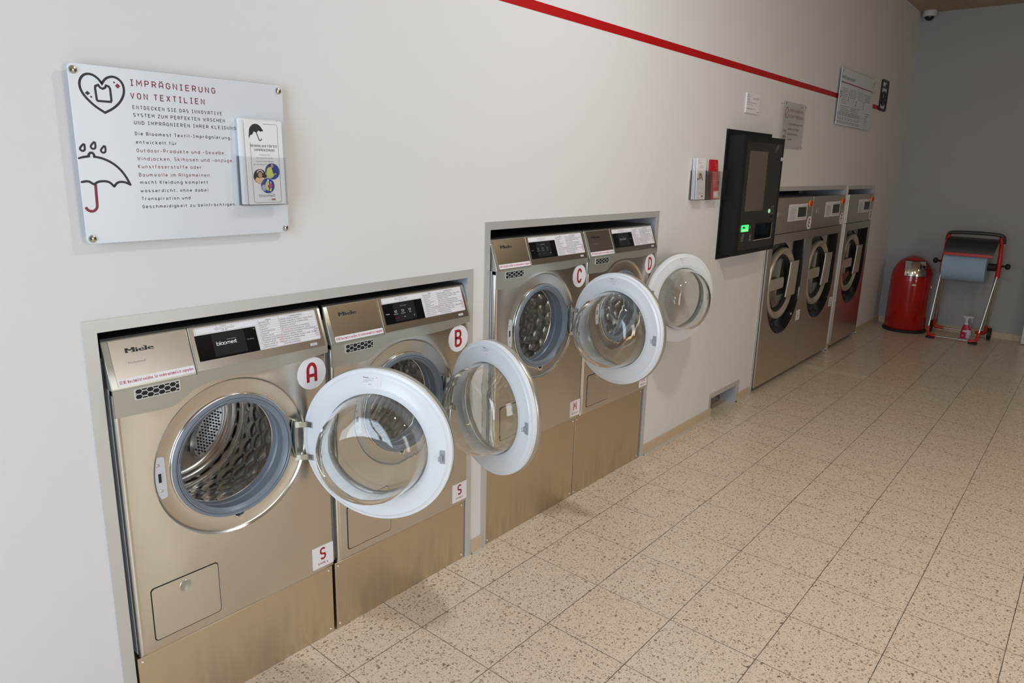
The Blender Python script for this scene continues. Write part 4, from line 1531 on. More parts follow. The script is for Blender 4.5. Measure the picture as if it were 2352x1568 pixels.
mb.stroke([heart[0]] + smoothp(heart[0:11], 2, False)[1:-1] + [heart[10]] + smoothp(heart[10:] + [heart[0]], 2, False)[1:-1], .0050, T1, closed=True)
shirt = [S(-466, 1647), S(-465, 1651), S(-459, 1653.5), S(-456, 1648.5), S(-451, 1646.5), S(-446, 1649), S(-443.5, 1654), S(-438, 1652), S(-436, 1648), S(-435.5, 1624), S(-437, 1620.5), S(-463, 1620.5), S(-465, 1623)]
mb.stroke(shirt, .0046, T1, closed=True)
mb.disc(-.4265, 1.6618, .0019, T1)
mb.disc(-.4755, 1.6280, .0019, T1)
mb.poly([S(-487.5, 1635), S(-482, 1630.5), S(-476.5, 1635), S(-482, 1639.5)], T1)
um = [S(-513, 1499.5), S(-505, 1502), S(-496, 1503.5), S(-493, 1504), S(-493, 1508), S(-489.5, 1511.5), S(-485.5, 1511.5), S(-482.5, 1508), S(-482.5, 1503.5)]
um2 = smoothp([S(-482.5, 1503.5), S(-468, 1501), S(-450, 1493), S(-434, 1480), S(-422, 1463), S(-413.5, 1443)], 2, False)
mb.stroke(um + um2[1:], .0050, T1, caps=True)
ribs = smoothp([S(-513, 1449.5), S(-500, 1452), S(-490, 1445)], 1, False) + smoothp([S(-488, 1445), S(-478, 1451.5), S(-458, 1451), S(-448.5, 1440)], 2, False) + smoothp([S(-448, 1440), S(-440, 1449.5), S(-426, 1450), S(-413.5, 1443.5)], 2, False)
mb.stroke(ribs, .0050, T1, caps=True)
for dx, dz in ((-504, 1521.5), (-482.5, 1526.5), (-463, 1519)):
    dp = [S(dx + 4.5, dz + 9.5), S(dx - 4, dz + 1), S(dx - 5, dz - 3.5), S(dx - 1.5, dz - 7), S(dx + 3, dz - 6), S(dx + 5, dz - 2)]
    mb.stroke(smoothp(dp, 1), .0042, T1, closed=True)
obj('black_lettering', mb, M_SIGNK, sg, smooth='flat2d')
sign_bolts(sg, [(-.506, 1.680), (-.0275, 1.680), (-.0255, 1.3265), (-.5045, 1.3265)], -.0186)


def leaflet_holder(name_loc, x0_, x1_, z0_, z1_, yw, dep, label, grp=None, pockets=1):
    h = thing('leaflet_holder', name_loc, label, 'leaflet holder', grp)
    t_ = .0014
    w_ = (x1_ - x0_) / pockets
    for k_ in range(pockets):
        a, c = x0_ + k_ * w_ + .0006, x0_ + (k_ + 1) * w_ - .0006
        mb = MB()
        mb.box(a, c, yw - .0022, yw - .0008, z0_, z1_)
        mb.box(a, a + t_, yw - dep, yw - .0022, z0_, z1_)
        mb.box(c - t_, c, yw - dep, yw - .0022, z0_, z1_)
        mb.box(a + t_, c - t_, yw - dep, yw - .0022, z0_, z0_ + t_)
        mb.box(a + t_, c - t_, yw - dep, yw - dep + t_, z0_ + t_, z1_ - .002)
        v = MB()
        obj('pocket', mb, M_ACRYL, h, bevel=.0004, M=Matrix.Translation((-name_loc[0], -name_loc[1], -name_loc[2])))
    return h


def leaflet(x0_, w_, z0_, h_, yb, yt, thick, m_, label, grp=None, name='leaflet'):
    """leaning leaflet: returns (empty, matrix of its front face)"""
    o = thing(name, (x0_ + w_ / 2, yb, z0_), label, 'leaflet', grp)
    ang = math.atan2(yt - yb, h_)
    # local x right, local y up along the sheet, local z to the room
    R_ = Matrix.Rotation(-ang, 4, 'X') @ Matrix(((1, 0, 0, -w_ / 2), (0, 0, -1, 0), (0, 1, 0, 0), (0, 0, 0, 1)))
    obj('paper', MB().box(0, w_, 0, h_, -thick, 0), m_, o, M=R_)
    return o, R_


leaflet_holder((-.095, -.0186, 1.39), -.1560, -.0305, 1.391, 1.514, -.0186, .030, 'clear leaflet holder on the right edge of the big heart and umbrella board')
for k_ in range(4):
    leaflet(-.1520 + .0010 * (4 - k_) + .0008, .1010, 1.3935, .2095 + .0008 * k_, -.0212 - .0055 * k_, -.0200 - .0048 * k_, .0042, M_PAPER,
            'white leaflet tucked behind the front umbrella leaflet, showing only its left edge', 'leaflets behind the front umbrella leaflet')
lf, LM = leaflet(-.1390, .1035, 1.3935, .2090, -.0445, -.0395, .0020, M_PAPER, 'white leaflet with umbrella drawing and three round photos in the holder on the big board')
P1 = LM @ Matrix.Translation((0, 0, .0001))
P2 = LM @ Matrix.Translation((0, 0, .0005))
P3 = LM @ Matrix.Translation((0, 0, .0008))
mb = MB()
# frame line
mb.stroke([(.012, .155)] + [(.0125, .012)] + arc(.018, .010, .0055, .0055, 180, 270, 5) + arc(.085, .010, .0055, .0055, 270, 360, 5) + arc(.085, .195, .0055, .0055, 0, 90, 5) + [(.050, .2005)], .0008, P1)
# umbrella
uc = [(.010, .163)] + [(.030 + .021 * math.cos(math.radians(a)), .173 + .027 * math.sin(math.radians(a)) + (.0) - (.008 if a > 150 else 0)) for a in range(170, 10, -10)] + [(.050, .1865), (.043, .181), (.037, .184), (.032, .178), (.024, .181), (.0195, .173), (.014, .172)]
mb.poly(uc, P1)
mb.stroke([(.030, .181), (.036, .166)] + arc(.0405, .1655, .0045, .006, 180, 350, 8), .0022, P1)
mb.mono('BEHANDLUNG FÜR DIE', .0500, .1430, P1, 0, w=.0740, cap=.0062, sw=.15, align='C')
mb.mono('IMPRÄGNIERUNG', .0500, .1330, P1, 0, w=.0580, cap=.0062, sw=.15, align='C')
obj('black_print', mb, M_SIGNK, lf, smooth='flat2d')
mb = MB()
for i, (s_, w_) in enumerate((('Entdecken Sie', .029), ('das innovative System', .046), ('zum perfekten Waschen', .049), ('und Imprägnieren Ihrer Kleidung', .068))):
    mb.mono(s_, .0500, .1225 - i * .0080, P1, 0, w=w_, cap=.0034, sw=.13, align='C')
bloomest(mb, .0275, .0185, .0450, .0078, P1, 0, 0)
mb.text('SMART LAUNDRY', .0610, .0268, P1, 0, w=.020, cap=.0013, align='C')
mb.text('Powered by', .055, .0110, P1, 0, w=.0110, cap=.0013, align='C')
obj('grey_print', mb, M_GREYINK, lf, smooth='flat2d')
mb = MB()
mb.rect(.0620, .0095, .0730, .0138, P1, 0, mi=1)
mb.text('Miele', .0675, .0105, P2, 0, w=.008, cap=.0020, bold=.03, align='C', mi=0)
# round photos
mb.disc(.0690, .0830, .0205, P1, 0, 40, mi=2)
mb.disc(.0335, .0700, .0185, P1, 0, 40, mi=3)
mb.disc(.0530, .0470, .0195, P2, 0, 40, mi=2)
mb.stroke(arc(.0530, .0470, .0198, .0198, 0, 360, 40), .0010, P2, .0002, mi=0)
mb.stroke(arc(.0690, .0830, .0207, .0207, 0, 360, 40), .0010, P1, .0002, mi=4)
# runner in yellow green
mb.poly([(.0505, .078), (.0540, .089), (.0590, .094), (.0660, .0935), (.0690, .086), (.0700, .078), (.0760, .076), (.0770, .079), (.0740, .0735), (.0680, .0675), (.0590, .0660), (.0540, .070)], P2, 0, mi=5)
mb.poly([(.0640, .094), (.0640, .100), (.0670, .1025), (.0715, .1010), (.0725, .0955), (.0695, .0925)], P2, 0, mi=6)
mb.poly([(.0600, .096), (.0610, .1015), (.0660, .1030), (.0655, .0985), (.0640, .095)], P2, .0001, mi=3)
mb.disc(.0780, .0770, .0022, P2, .0001, 10, mi=6)
# woman with headphones
mb.poly([(.0180, .061), (.0230, .068), (.0330, .066), (.0400, .068), (.0450, .066), (.0420, .056), (.0360, .0520), (.0260, .053)], P2, 0, mi=7)
mb.disc(.0335, .0740, .0058, P2, .0001, 18, mi=6, ry=.0075)
mb.stroke(arc(.0335, .0765, .0085, .0092, 15, 165, 12), .0022, P2, .0001, mi=0)
# skiers
mb.poly([(.0460, .052), (.0500, .058), (.0560, .0585), (.0570, .051), (.0530, .046), (.0560, .038), (.0530, .0335), (.0480, .037)], P3, 0, mi=5)
mb.poly([(.0570, .050), (.0600, .053), (.0645, .052), (.0655, .045), (.0600, .041), (.0565, .044)], P3, 0, mi=8)
mb.disc(.0545, .0605, .0028, P3, 0, 12, mi=0)
mb.disc(.0615, .0550, .0027, P3, 0, 12, mi=9)
mb.poly([(.0345, .045), (.0400, .050), (.0460, .049), (.0490, .040), (.0440, .033), (.0390, .034)], P3, 0, mi=9)
mb.poly([(.0560, .034), (.0600, .041), (.0640, .041), (.0620, .032)], P3, 0, mi=5)
obj('colour_print', mb, [M_WHITE, M_RED, M_PBLUE, M_PDARK, M_PLIL, M_YELG, M_SKIN1, M_PPEACH, M_PPINK, M_PLIL], lf, smooth='flat2d')

# ================================================================== HOLDER WITH WHITE AND RED LEAFLETS
leaflet_holder((2.555, 0, 1.35), 2.376, 2.736, 1.351, 1.505, 0.0, .042, 'clear two-pocket leaflet holder on the wall left of the payment terminal', pockets=2)
for k_ in range(3):
    leaflet(2.388 + .0015 * k_, .100, 1.3545, .2125, -.013 - .006 * k_, -.0085 - .0045 * k_, .003, M_PAPER, 'white leaflet behind the front white leaflet, left of the payment terminal', 'leaflets behind the front white leaflet')
lf, LM = leaflet(2.3930, .0990, 1.3545, .2140, -.0395, -.0280, .0070, M_PAPER, 'front white leaflet with a woman and line drawings, left of the payment terminal')
P1 = LM @ Matrix.Translation((0, 0, .0001))
P2 = LM @ Matrix.Translation((0, 0, .0009))
mb = MB()
mb.text('TIPPS', .012, .198, P1, 0, w=.018, cap=.0050, mi=0)
mb.text('UND TRICKS', .012, .187, P1, 0, w=.035, cap=.0050, mi=0)
mb.stroke(arc(.048, .165, .020, .012, 0, 180, 12) + [(.048, .165), (.068, .165)], .0010, P1, 0, mi=0)
mb.stroke([(.048, .165), (.048, .177)], .0010, P1, 0, mi=0)
mb.stroke(arc(.055, .075, .030, .018, 170, 350, 14), .0010, P1, 0, mi=0)
bloomest(mb, .0325, .030, .045, .0065, P1, 0, 0)
mb.rect(.055, .014, .074, .021, P1, 0, mi=1)
mb.poly([(.018, .125), (.022, .138), (.030, .142), (.036, .130), (.034, .104), (.020, .102)], P1, .0001, mi=3)
mb.poly([(.034, .134), (.044, .137), (.056, .126), (.066, .104), (.070, .096), (.060, .100), (.050, .118), (.042, .100), (.036, .100)], P1, .0002, mi=2)
mb.disc(.044, .118, .0085, P1, .0004, 18, mi=3)
mb.poly([(.036, .106), (.050, .108), (.062, .096), (.066, .070), (.050, .060), (.040, .068)], P1, .0006, mi=4)
mb.poly([(.001, .102), (.014, .102), (.016, .112), (.001, .108)], P1, .0006, mi=2)
obj('print', mb, [M_GREYINK, M_RED, M_PDARK, M_SKIN1, M_WHITE], lf, smooth='flat2d')
leaflet(2.565, .099, 1.3545, .2100, -.012, -.008, .005, M_PAPER, 'white leaflet standing behind the red leaflet, left of the payment terminal')
lf, LM = leaflet(2.5700, .0990, 1.3545, .2105, -.0400, -.0150, .0080, M_PAPERR, 'red leaflet with white text lines, left of the payment terminal')
P1 = LM @ Matrix.Translation((0, 0, .0001))
mb = MB()
for i in range(10):
    mb.text(('Waschen und Trocknen', 'in nur einer Stunde', 'schonend und sauber', 'grosse Trommeln', 'fuer Decken, Kissen', 'Bettwaesche', 'Sportbekleidung', 'Hygiene pur', 'jeden Tag', 'geoeffnet')[i], .030, .140 - i * .0085, P1, 0, w=.0024 * (18 + (i * 5) % 7), cap=.0040, bold=.02, mi=0)
mb.poly([(.028, .002), (.028, .042), (.097, .044), (.097, .002)], P1, 0, mi=1)
mb.poly([(.038, .010), (.036, .036), (.078, .040), (.082, .012)], P1, .0004, mi=0)
for i in range(6):
    mb.stroke(arc(.060 + .007 * i, .196 - .012 * (i % 3) - .004 * i, .004, .005, 0, 360, 10), .0009, P1, 0, mi=1)
obj('print', mb, [M_PAPER, M_PPEACH], lf, smooth='flat2d')

# ================================================================== PAYMENT TERMINAL
tm = thing('payment_terminal', (3.105, 0, 1.003), 'black wall-mounted payment terminal with large grey display beside machine E', 'payment terminal')
TO = Matrix.Translation((-3.105, 0, -1.003))
obj('back_plate', MB().box(2.779, 3.440, -.008, 0, 1.003, 1.735), M_TERM, tm, M=TO, bevel=.0008)
YT = -.104
hs = MB().box(2.802, 2.805, YT + .002, -.008, 1.030, 1.704).box(3.403, 3.406, YT + .002, -.008, 1.030, 1.704).box(2.805, 3.403, YT + .002, -.008, 1.701, 1.704).box(2.805, 3.403, YT + .002, -.008, 1.030, 1.033)
obj('housing', hs, M_TERM, tm, M=TO)
fp = MB()
for a, c, z0_, z1_ in ((2.802, 3.063, 1.030, 1.704), (3.320, 3.406, 1.030, 1.704), (3.063, 3.320, 1.030, 1.107), (3.063, 3.320, 1.200, 1.704)):
    fp.box(a, c, YT, YT + .003, z0_, z1_)
o = obj('front_plate', fp, M_TERM, tm, M=TO)
ip = MB()
for pl in (rrect(2.836, 1.208, 3.370, 1.671, .014), [(2.836, 1.207), (2.836, 1.107), (3.058, 1.107), (3.058, 1.207)], [(3.326, 1.107), (3.370, 1.107), (3.370, 1.207), (3.326, 1.207)], rrect(2.836, 1.057, 3.370, 1.106, .014)):
    ip.prism(pl, 0, .0012, wallM(0, YT, 0))
obj('inner_panel', ip, M_TERMF, o)
obj('display', MB().box(2.883, 3.152, YT - .0022, YT - .0012, 1.2805, 1.6200), M_TSCR, o)
obj('banknote_slot', MB().prism(rrect(2.861, 1.164, 2.958, 1.203, .004, 3), .0012, .006, wallM(0, YT, 0), mi=0).prism([(2.872, 1.184), (2.905, 1.184), (2.905, 1.192), (2.872, 1.194)], .006, .0064, wallM(0, YT, 0), mi=2)
    .prism([(2.868, 1.168), (2.950, 1.168), (2.950, 1.176), (2.868, 1.176)], .006, .0064, wallM(0, YT, 0), mi=1), [M_GREEN, M_GREENP, M_BLACKP], o, label='green lit banknote slot')
tr = MB().box(3.063, 3.320, YT + .06, YT + .062, 1.107, 1.200, mi=0).box(3.063, 3.320, YT + .003, YT + .06, 1.105, 1.107, mi=0).box(3.063, 3.320, YT + .003, YT + .06, 1.200, 1.202, mi=0).box(3.061, 3.063, YT + .003, YT + .06, 1.105, 1.202, mi=0).box(3.320, 3.322, YT + .003, YT + .06, 1.105, 1.202, mi=0)
tr.box(3.060, 3.323, YT - .004, YT, 1.103, 1.1075, mi=1).box(3.318, 3.324, YT - .006, YT + .02, 1.1065, 1.200, mi=1)
obj('change_tray', tr, [M_SCREEN, M_CHROME], o, label='dark change tray with chrome edge')
obj('coin_button', MB().lathe([(.0003, -.006), (.010, -.006), (.0125, -.003), (.0135, 0)], 24, ym(3.262, 1.272, YT)), M_GBTN, o, smooth=40, label='pale green lit round coin button')
cs = MB().box(3.290, 3.335, YT - .004, YT, 1.232, 1.246, mi=0)
cs.stroke([(3.292, 1.256), (3.330, 1.256), (3.330, 1.300), (3.292, 1.300)], .0025, wallM(0, YT - .0016, 0), 0, closed=True, mi=1)
obj('coin_slot', cs, [M_TERM, M_GREYP], o)
cr = MB().box(3.322, 3.345, YT - .012, YT, 1.572, 1.594, mi=0).box(3.340, 3.364, YT - .016, YT - .002, 1.573, 1.593, mi=1)
obj('card_reader', cr, [M_BLACKP, M_BOTW], o)
ic = MB()
WT = wallM(0, YT - .0018, 0)
ic.stroke([(3.262, 1.620), (3.256, 1.628), (3.262, 1.640), (3.285, 1.660), (3.300, 1.664), (3.304, 1.655), (3.280, 1.630), (3.268, 1.622)], .0022, WT)
ic.stroke(arc(3.290, 1.648, .008, .009, 0, 360, 10), .0020, WT)
ic.stroke([(3.318, 1.640), (3.318, 1.668)], .0022, WT)
ic.stroke([(2.868, 1.108), (2.868, 1.130), (2.878, 1.134), (2.892, 1.130), (2.905, 1.134), (2.905, 1.112), (2.892, 1.108), (2.878, 1.112)], .0022, WT, closed=True)
ic.stroke([(2.874, 1.138), (2.882, 1.142), (2.898, 1.138), (2.912, 1.141)], .0022, WT)
ic.stroke([(2.876, 1.146), (2.886, 1.149), (2.900, 1.146), (2.914, 1.149)], .0022, WT)
ic.stroke(arc(2.886, 1.121, .006, .006, 0, 360, 10), .0022, WT)
ic.stroke([(2.992, 1.104), (2.992, 1.110), (3.000, 1.114), (2.992, 1.120), (2.992, 1.128), (3.002, 1.132), (2.992, 1.136), (2.992, 1.146)], .0035, WT)
ic.stroke([(3.010, 1.106), (3.008, 1.114), (3.012, 1.120), (3.008, 1.130), (3.014, 1.138), (3.012, 1.146)], .0035, WT)
ic.rect(2.984, 1.178, 2.996, 1.194, WT)
obj('symbol_print', ic, M_GREYP, o, smooth='flat2d')

# ================================================================== SMALL SIGNS
s2 = thing('wall_sign', (3.088, 0, 1.89), 'small square white sign with round logo on the wall above the payment terminal', 'sign')
TO = Matrix.Translation((-3.088, 0, -1.89))
obj('board', MB().box(2.992, 3.184, -.010, -.001, 1.836, 1.946), M_PAPER, s2, M=TO, bevel=.0006)
mb = MB()
WT = wallM(0, -.0102, 0)
mb.stroke([(2.999, 1.912), (2.999, 1.932), (3.008, 1.938), (3.022, 1.938), (3.029, 1.932), (3.029, 1.912), (3.022, 1.905), (3.006, 1.905)], .0022, WT, closed=True)
mb.stroke([(3.002, 1.925), (3.027, 1.927)], .0018, WT)
mb.stroke([(3.006, 1.913), (3.022, 1.915)], .0018, WT)
bloomest(mb, 3.088, 1.9150, .083, .0110, WT, 0, 0)
mb.text('SMART LAUNDRY', 3.130, 1.9285, WT, 0, w=.045, cap=.0022)
mb.text('SIE HABEN FRAGEN? WENDEN SIE', 2.998, 1.8920, WT, 0, w=.142, cap=.0050, bold=.012)
mb.text('SICH BITTE AN', 2.998, 1.8800, WT, 0, w=.080, cap=.0050, bold=.012)
mb.text('Laguttage 24', 2.998, 1.8575, WT, 0, w=.125, cap=.0095)
mb.disc(3.168, 1.8465, .0042, WT, 0, 16)
mb.stroke([(3.148, 1.8465), (3.166, 1.8465)], .0014, WT)
obj('lettering', mb, M_GREYINK, s2, M=TO, smooth='flat2d')

s3 = thing('wall_sign', (3.73, 0, 1.80), 'clear acrylic sign with red no-washing text, partly behind the payment terminal', 'sign')
TO = Matrix.Translation((-3.73, 0, -1.80))
obj('board', MB().box(3.534, 3.930, -.031, -.027, 1.654, 1.945), M_ACRYL, s3, M=TO, bevel=.0006)
mb = MB()
WT = wallM(0, -.0313, 0)
mb.stroke(arc(3.590, 1.875, .031, .031, 0, 360, 36), .0050, WT, 0, mi=0)
mb.stroke([(3.568, 1.853), (3.612, 1.897)], .0050, WT, 0, mi=0)
mb.mono('NICHT WASCHEN', 3.636, 1.884, WT, 0, w=.258, cap=.0195, sw=.16, mi=0)
mb.mono('NICHT TROCKNEN', 3.636, 1.847, WT, 0, w=.268, cap=.0195, sw=.16, mi=0)
for s_, z, w_ in (('WISCHLAPPEN UND -MOPS', 1.803, .262), ('DECKEN VON TIEREN', 1.772, .195), ('GROSSE TEPPICHE', 1.741, .175), ('SCHUHE', 1.709, .080)):
    mb.mono(s_, 3.640, z, WT, 0, w=w_, cap=.0130, sw=.17, mi=1)
mb.stroke(smoothp([(3.552, 1.772), (3.566, 1.765), (3.572, 1.755), (3.578, 1.766), (3.596, 1.770), (3.606, 1.755), (3.602, 1.735), (3.606, 1.715), (3.595, 1.700)], 2, False), .0042, WT, 0, mi=1)
mb.stroke([(3.560, 1.710), (3.562, 1.728), (3.571, 1.735), (3.579, 1.726), (3.588, 1.736), (3.592, 1.710)], .0042, WT, 0, mi=1)
obj('lettering', mb, [M_SIGNR, M_SIGNK], s3, M=TO, smooth='flat2d')
for x, z in ((3.556, 1.931), (3.915, 1.931), (3.913, 1.668), (3.556, 1.668)):
    bo = MB().cyl((x, 0, z), (x, -.033, z), .0028, 12).cyl((x, -.031, z), (x, -.0345, z), .0080, 16)
    obj('bolt', bo, M_ZINC, s3, M=TO, smooth=40)

s4 = thing('wall_sign', (5.10, 0, 2.07), 'white washing instruction board with pictogram rows above machines F and G', 'sign')
TO = Matrix.Translation((-5.10, 0, -2.07))
obj('board', MB().box(4.636, 5.575, -.022, -.018, 1.867, 2.269), M_SIGNW, s4, M=TO, bevel=.0006)
mb = MB()
WT = wallM(0, -.0223, 0)
mb.mono('ANWEISUNG WASCHEN', 4.655, 2.196, WT, 0, w=.335, cap=.022, sw=.14, mi=1)
mb.rect(4.655, 2.168, 5.500, 2.175, WT, 0, mi=0)
mb.stroke([(5.49, 2.165), (5.53, 2.165), (5.53, 2.20), (5.50, 2.21), (5.545, 2.22), (5.51, 2.232), (5.55, 2.24)], .004, WT, 0, mi=1)
random.seed(3)
for k_, x in enumerate((4.700, 4.915, 5.125, 5.335)):
    mb.text(str(k_ + 1) + '.', x - .020, 2.120, WT, 0, cap=.018, mi=1)
    for r in range(9 if k_ == 0 else 5):
        mb.text(('Sortieren Sie die Wasche', 'nach Farben und Stoff', 'und legen Sie sie in', 'die Trommel ein, dann', 'schliessen Sie die Tur', 'und waehlen Sie das', 'Programm am Geraet', 'und bezahlen Sie am', 'Terminal den Betrag')[r], x, 2.130 - r * .0135, WT, 0, w=.13 + .02 * random.random(), cap=.0060, bold=.006, mi=0 if (k_ == 0 and r > 4) else 1)
mb.stroke(arc(4.672, 2.085, .017, .022, 0, 360, 20), .005, WT, 0, mi=1)
mb.stroke([(4.885, 2.12), (4.880, 2.07), (4.872, 2.04)], .006, WT, 0, mi=1)
mb.stroke(rrect(5.075, 2.03, 5.105, 2.06, .004, 2), .005, WT, 0, closed=True, mi=1)
mb.stroke(arc(5.300, 2.045, .014, .025, 0, 360, 16), .003, WT, 0, mi=1)
for r in range(4):
    for x, w_ in ((4.700, .24), (4.970, .24)):
        mb.text('Waschprogramm und Temperatur nach dem Etikett', x, 2.004 - r * .013, WT, 0, w=w_ - .02 * ((r * 3) % 4), cap=.0056, bold=.006, mi=1)
for r in range(3):
    for c in range(15):
        x, z = 4.665 + c * .0400, 1.948 - r * .030
        q = (r * 5 + c * 3) % 6
        if q == 0:
            mb.stroke([(x - .012, z + .008), (x - .008, z - .009), (x + .008, z - .009), (x + .012, z + .008)], .0026, WT, 0, closed=True, mi=1)
        elif q == 1:
            mb.stroke(arc(x, z, .010, .010, 0, 360, 12), .0026, WT, 0, mi=1)
        elif q == 2:
            mb.stroke([(x, z + .010), (x - .011, z - .009), (x + .011, z - .009)], .0026, WT, 0, closed=True, mi=1)
        elif q == 3:
            mb.stroke(rrect(x - .010, z - .010, x + .010, z + .010, .002, 1), .0026, WT, 0, closed=True, mi=1)
            mb.stroke(arc(x, z, .006, .006, 0, 360, 10), .0020, WT, 0, mi=1)
        elif q == 4:
            mb.stroke([(x - .010, z - .006), (x - .006, z + .006), (x + .010, z + .006), (x + .010, z - .006)], .0026, WT, 0, closed=True, mi=1)
        else:
            mb.stroke([(x - .009, z - .009), (x + .009, z + .009)], .0026, WT, 0, mi=1)
            mb.stroke([(x - .009, z + .009), (x + .009, z - .009)], .0026, WT, 0, mi=1)
mb.stroke([(5.36, 1.988), (5.50, 1.988)], .003, WT, 0, mi=1)
for r in range(6):
    mb.text('Bleichen und Trocknen', 5.37, 1.970 - r * .014, WT, 0, w=.10 - .02 * (r % 3), cap=.0056, bold=.006, mi=1)
obj('lettering', mb, [M_SIGNR, M_SIGNK], s4, M=TO, smooth='flat2d')
for x, z in ((4.660, 2.250), (5.552, 2.250), (5.552, 1.886), (4.660, 1.886)):
    obj('bolt', MB().cyl((x, 0, z), (x, -.0235, z), .0035, 12).cyl((x, -.022, z), (x, -.0245, z), .0075, 16), M_ZINC, s4, M=TO, smooth=40)

# black washer pictogram on the wall
wp = MB()
WT = wallM(5.958, 0, 2.182)


def ringpoly(mb, outer, inner, h0, h1, M):
    n = len(outer)
    v = [(p[0], p[1], h) for h in (h0, h1) for P in (outer, inner) for p in P]
    fs = []
    for i in range(n):
        j = (i + 1) % n
        fs += [(2 * n + i, 2 * n + j, 3 * n + j, 3 * n + i), (i, j, 2 * n + j, 2 * n + i), (n + i, n + j, 3 * n + j, 3 * n + i)]
    mb.add(v, fs, M)


ringpoly(wp, rrect(-.117, -.130, .117, .130, .035), rrect(-.092, -.110, .092, .110, .018), 0, .010, WT)
wp.box(-.095, .095, -.010, 0, .062, .074, M=Matrix.Translation((5.958, 0, 2.182)))
wp.box(.035, .085, -.0095, 0, .072, .098, M=Matrix.Translation((5.958, 0, 2.182)))
n = 40
ringpoly(wp, [(.068 * math.cos(2 * PI * i / n), -.025 + .062 * math.sin(2 * PI * i / n)) for i in range(n)], [(.046 * math.cos(2 * PI * i / n), -.025 + .046 * math.sin(2 * PI * i / n)) for i in range(n)], 0, .010, WT)
wp.prism([(-.030, -.020), (-.012, -.050), (.020, -.055), (.036, -.030), (.034, -.005), (.015, .010), (.018, -.018), (.0, -.030)], 0, .010, WT)
tag(obj('washer_pictogram', wp, M_BLACKP), 'black cut-out washing machine pictogram on the wall near the corner', 'pictogram')

# ================================================================== SECURITY CAMERA
sc = thing('security_camera', (6.875, -.082, ZC), 'white dome security camera on the ceiling in the far corner', 'security camera')
obj('housing', MB().lathe([(.0002, 0), (.058, 0), (.060, -.012), (.059, -.044), (.055, -.050), (.040, -.052)], 40), M_CAMW, sc, smooth=35)
obj('dome', MB().lathe([(.041, -.050)] + [(.040 * math.cos(math.radians(a)), -.052 - .036 * math.sin(math.radians(a))) for a in range(0, 90, 9)] + [(.0003, -.088)], 32), M_SCREEN, sc, smooth=60)

# ================================================================== RED DUSTBIN
bn = thing('dustbin', (6.695, -.307, 0), 'tall glossy red dustbin with chrome push flap in the far corner', 'dustbin')
obj('foot_ring', MB().lathe([(.0003, 0), (.190, 0), (.194, .006), (.194, .022), (.186, .030), (.0003, .030)], 64), M_BLKRUB, bn, smooth=35)
prof = [(.178, .030), (.181, .034), (.181, .500), (.1815, .504), (.1815, .507), (.180, .510)]
prof += [(.180 * math.cos(math.radians(a)), .520 + .222 * math.sin(math.radians(a))) for a in range(3, 90, 4)] + [(.0003, .742)]
obj('body', MB().lathe(prof, 96), M_BINRED, bn, smooth=50)
ca = math.atan2(-1.73 + .30, -1.09 - 6.695)


def dome_patch(a0_, a1_, z0_, z1_, off, nn=14):
    v, fs = [], []
    for j in range(nn + 1):
        z = z0_ + (z1_ - z0_) * j / nn
        s_ = (z - .520) / .222
        r = .180 * math.sqrt(max(0, 1 - s_ * s_)) + off
        half = (a1_ - a0_) / 2 * .1800 / max(r, .05) * (0.97)
        for i in range(nn + 1):
            a = (a0_ + a1_) / 2 - half + 2 * half * i / nn
            v.append((r * math.cos(a), r * math.sin(a), z))
    for j in range(nn):
        for i in range(nn):
            k_ = j * (nn + 1) + i
            fs.append((k_, k_ + 1, k_ + nn + 2, k_ + nn + 1))
    return v, fs


pc = ca + .17
mb = MB()
mb.add(*dome_patch(pc - .585, pc + .585, .556, .702, .0025))
obj('flap_gap', mb, M_BLKRUB, bn, smooth=60)
mb = MB()
mb.add(*dome_patch(pc - .56, pc + .56, .562, .697, .0050))
obj('push_flap', mb, M_CHROME, bn, smooth=60)
for sg_ in (-1, 1):
    a = ca + sg_ * 1.58
    c_, s_ = math.cos(a), math.sin(a)
    obj('carry_handle', MB().tube([(.181 * c_, .181 * s_, .470), (.192 * c_, .192 * s_, .468), (.192 * c_, .192 * s_, .440), (.181 * c_, .181 * s_, .438)], .004, 8), M_CHROME, bn, smooth=40)
mb = MB()
c_, s_ = math.cos(ca + .16), math.sin(ca + .16)
EM = Matrix.Translation((.1818 * c_, .1818 * s_, .478)) @ Matrix(((-s_, 0, c_, 0), (c_, 0, s_, 0), (0, 1, 0, 0), (0, 0, 0, 1)))
mb.prism([(-.022, 0), (-.008, -.0075), (0, -.010), (.008, -.0075), (.022, 0), (.008, .0075), (0, .010), (-.008, .0075)], -.003, .0012, EM)
obj('emblem', mb, M_ZINC, bn)

# ================================================================== PAPER ROLL STAND
st = thing('paper_roll_stand', (6.65, -.78, 0), 'black and red wheeled floor stand holding a wide blue roll', 'roll stand')
TO = Matrix.Translation((-6.65, .78, 0))


def sp(name, mb, m_, **k):
    return obj(name, mb, m_, st, M=TO, **k)


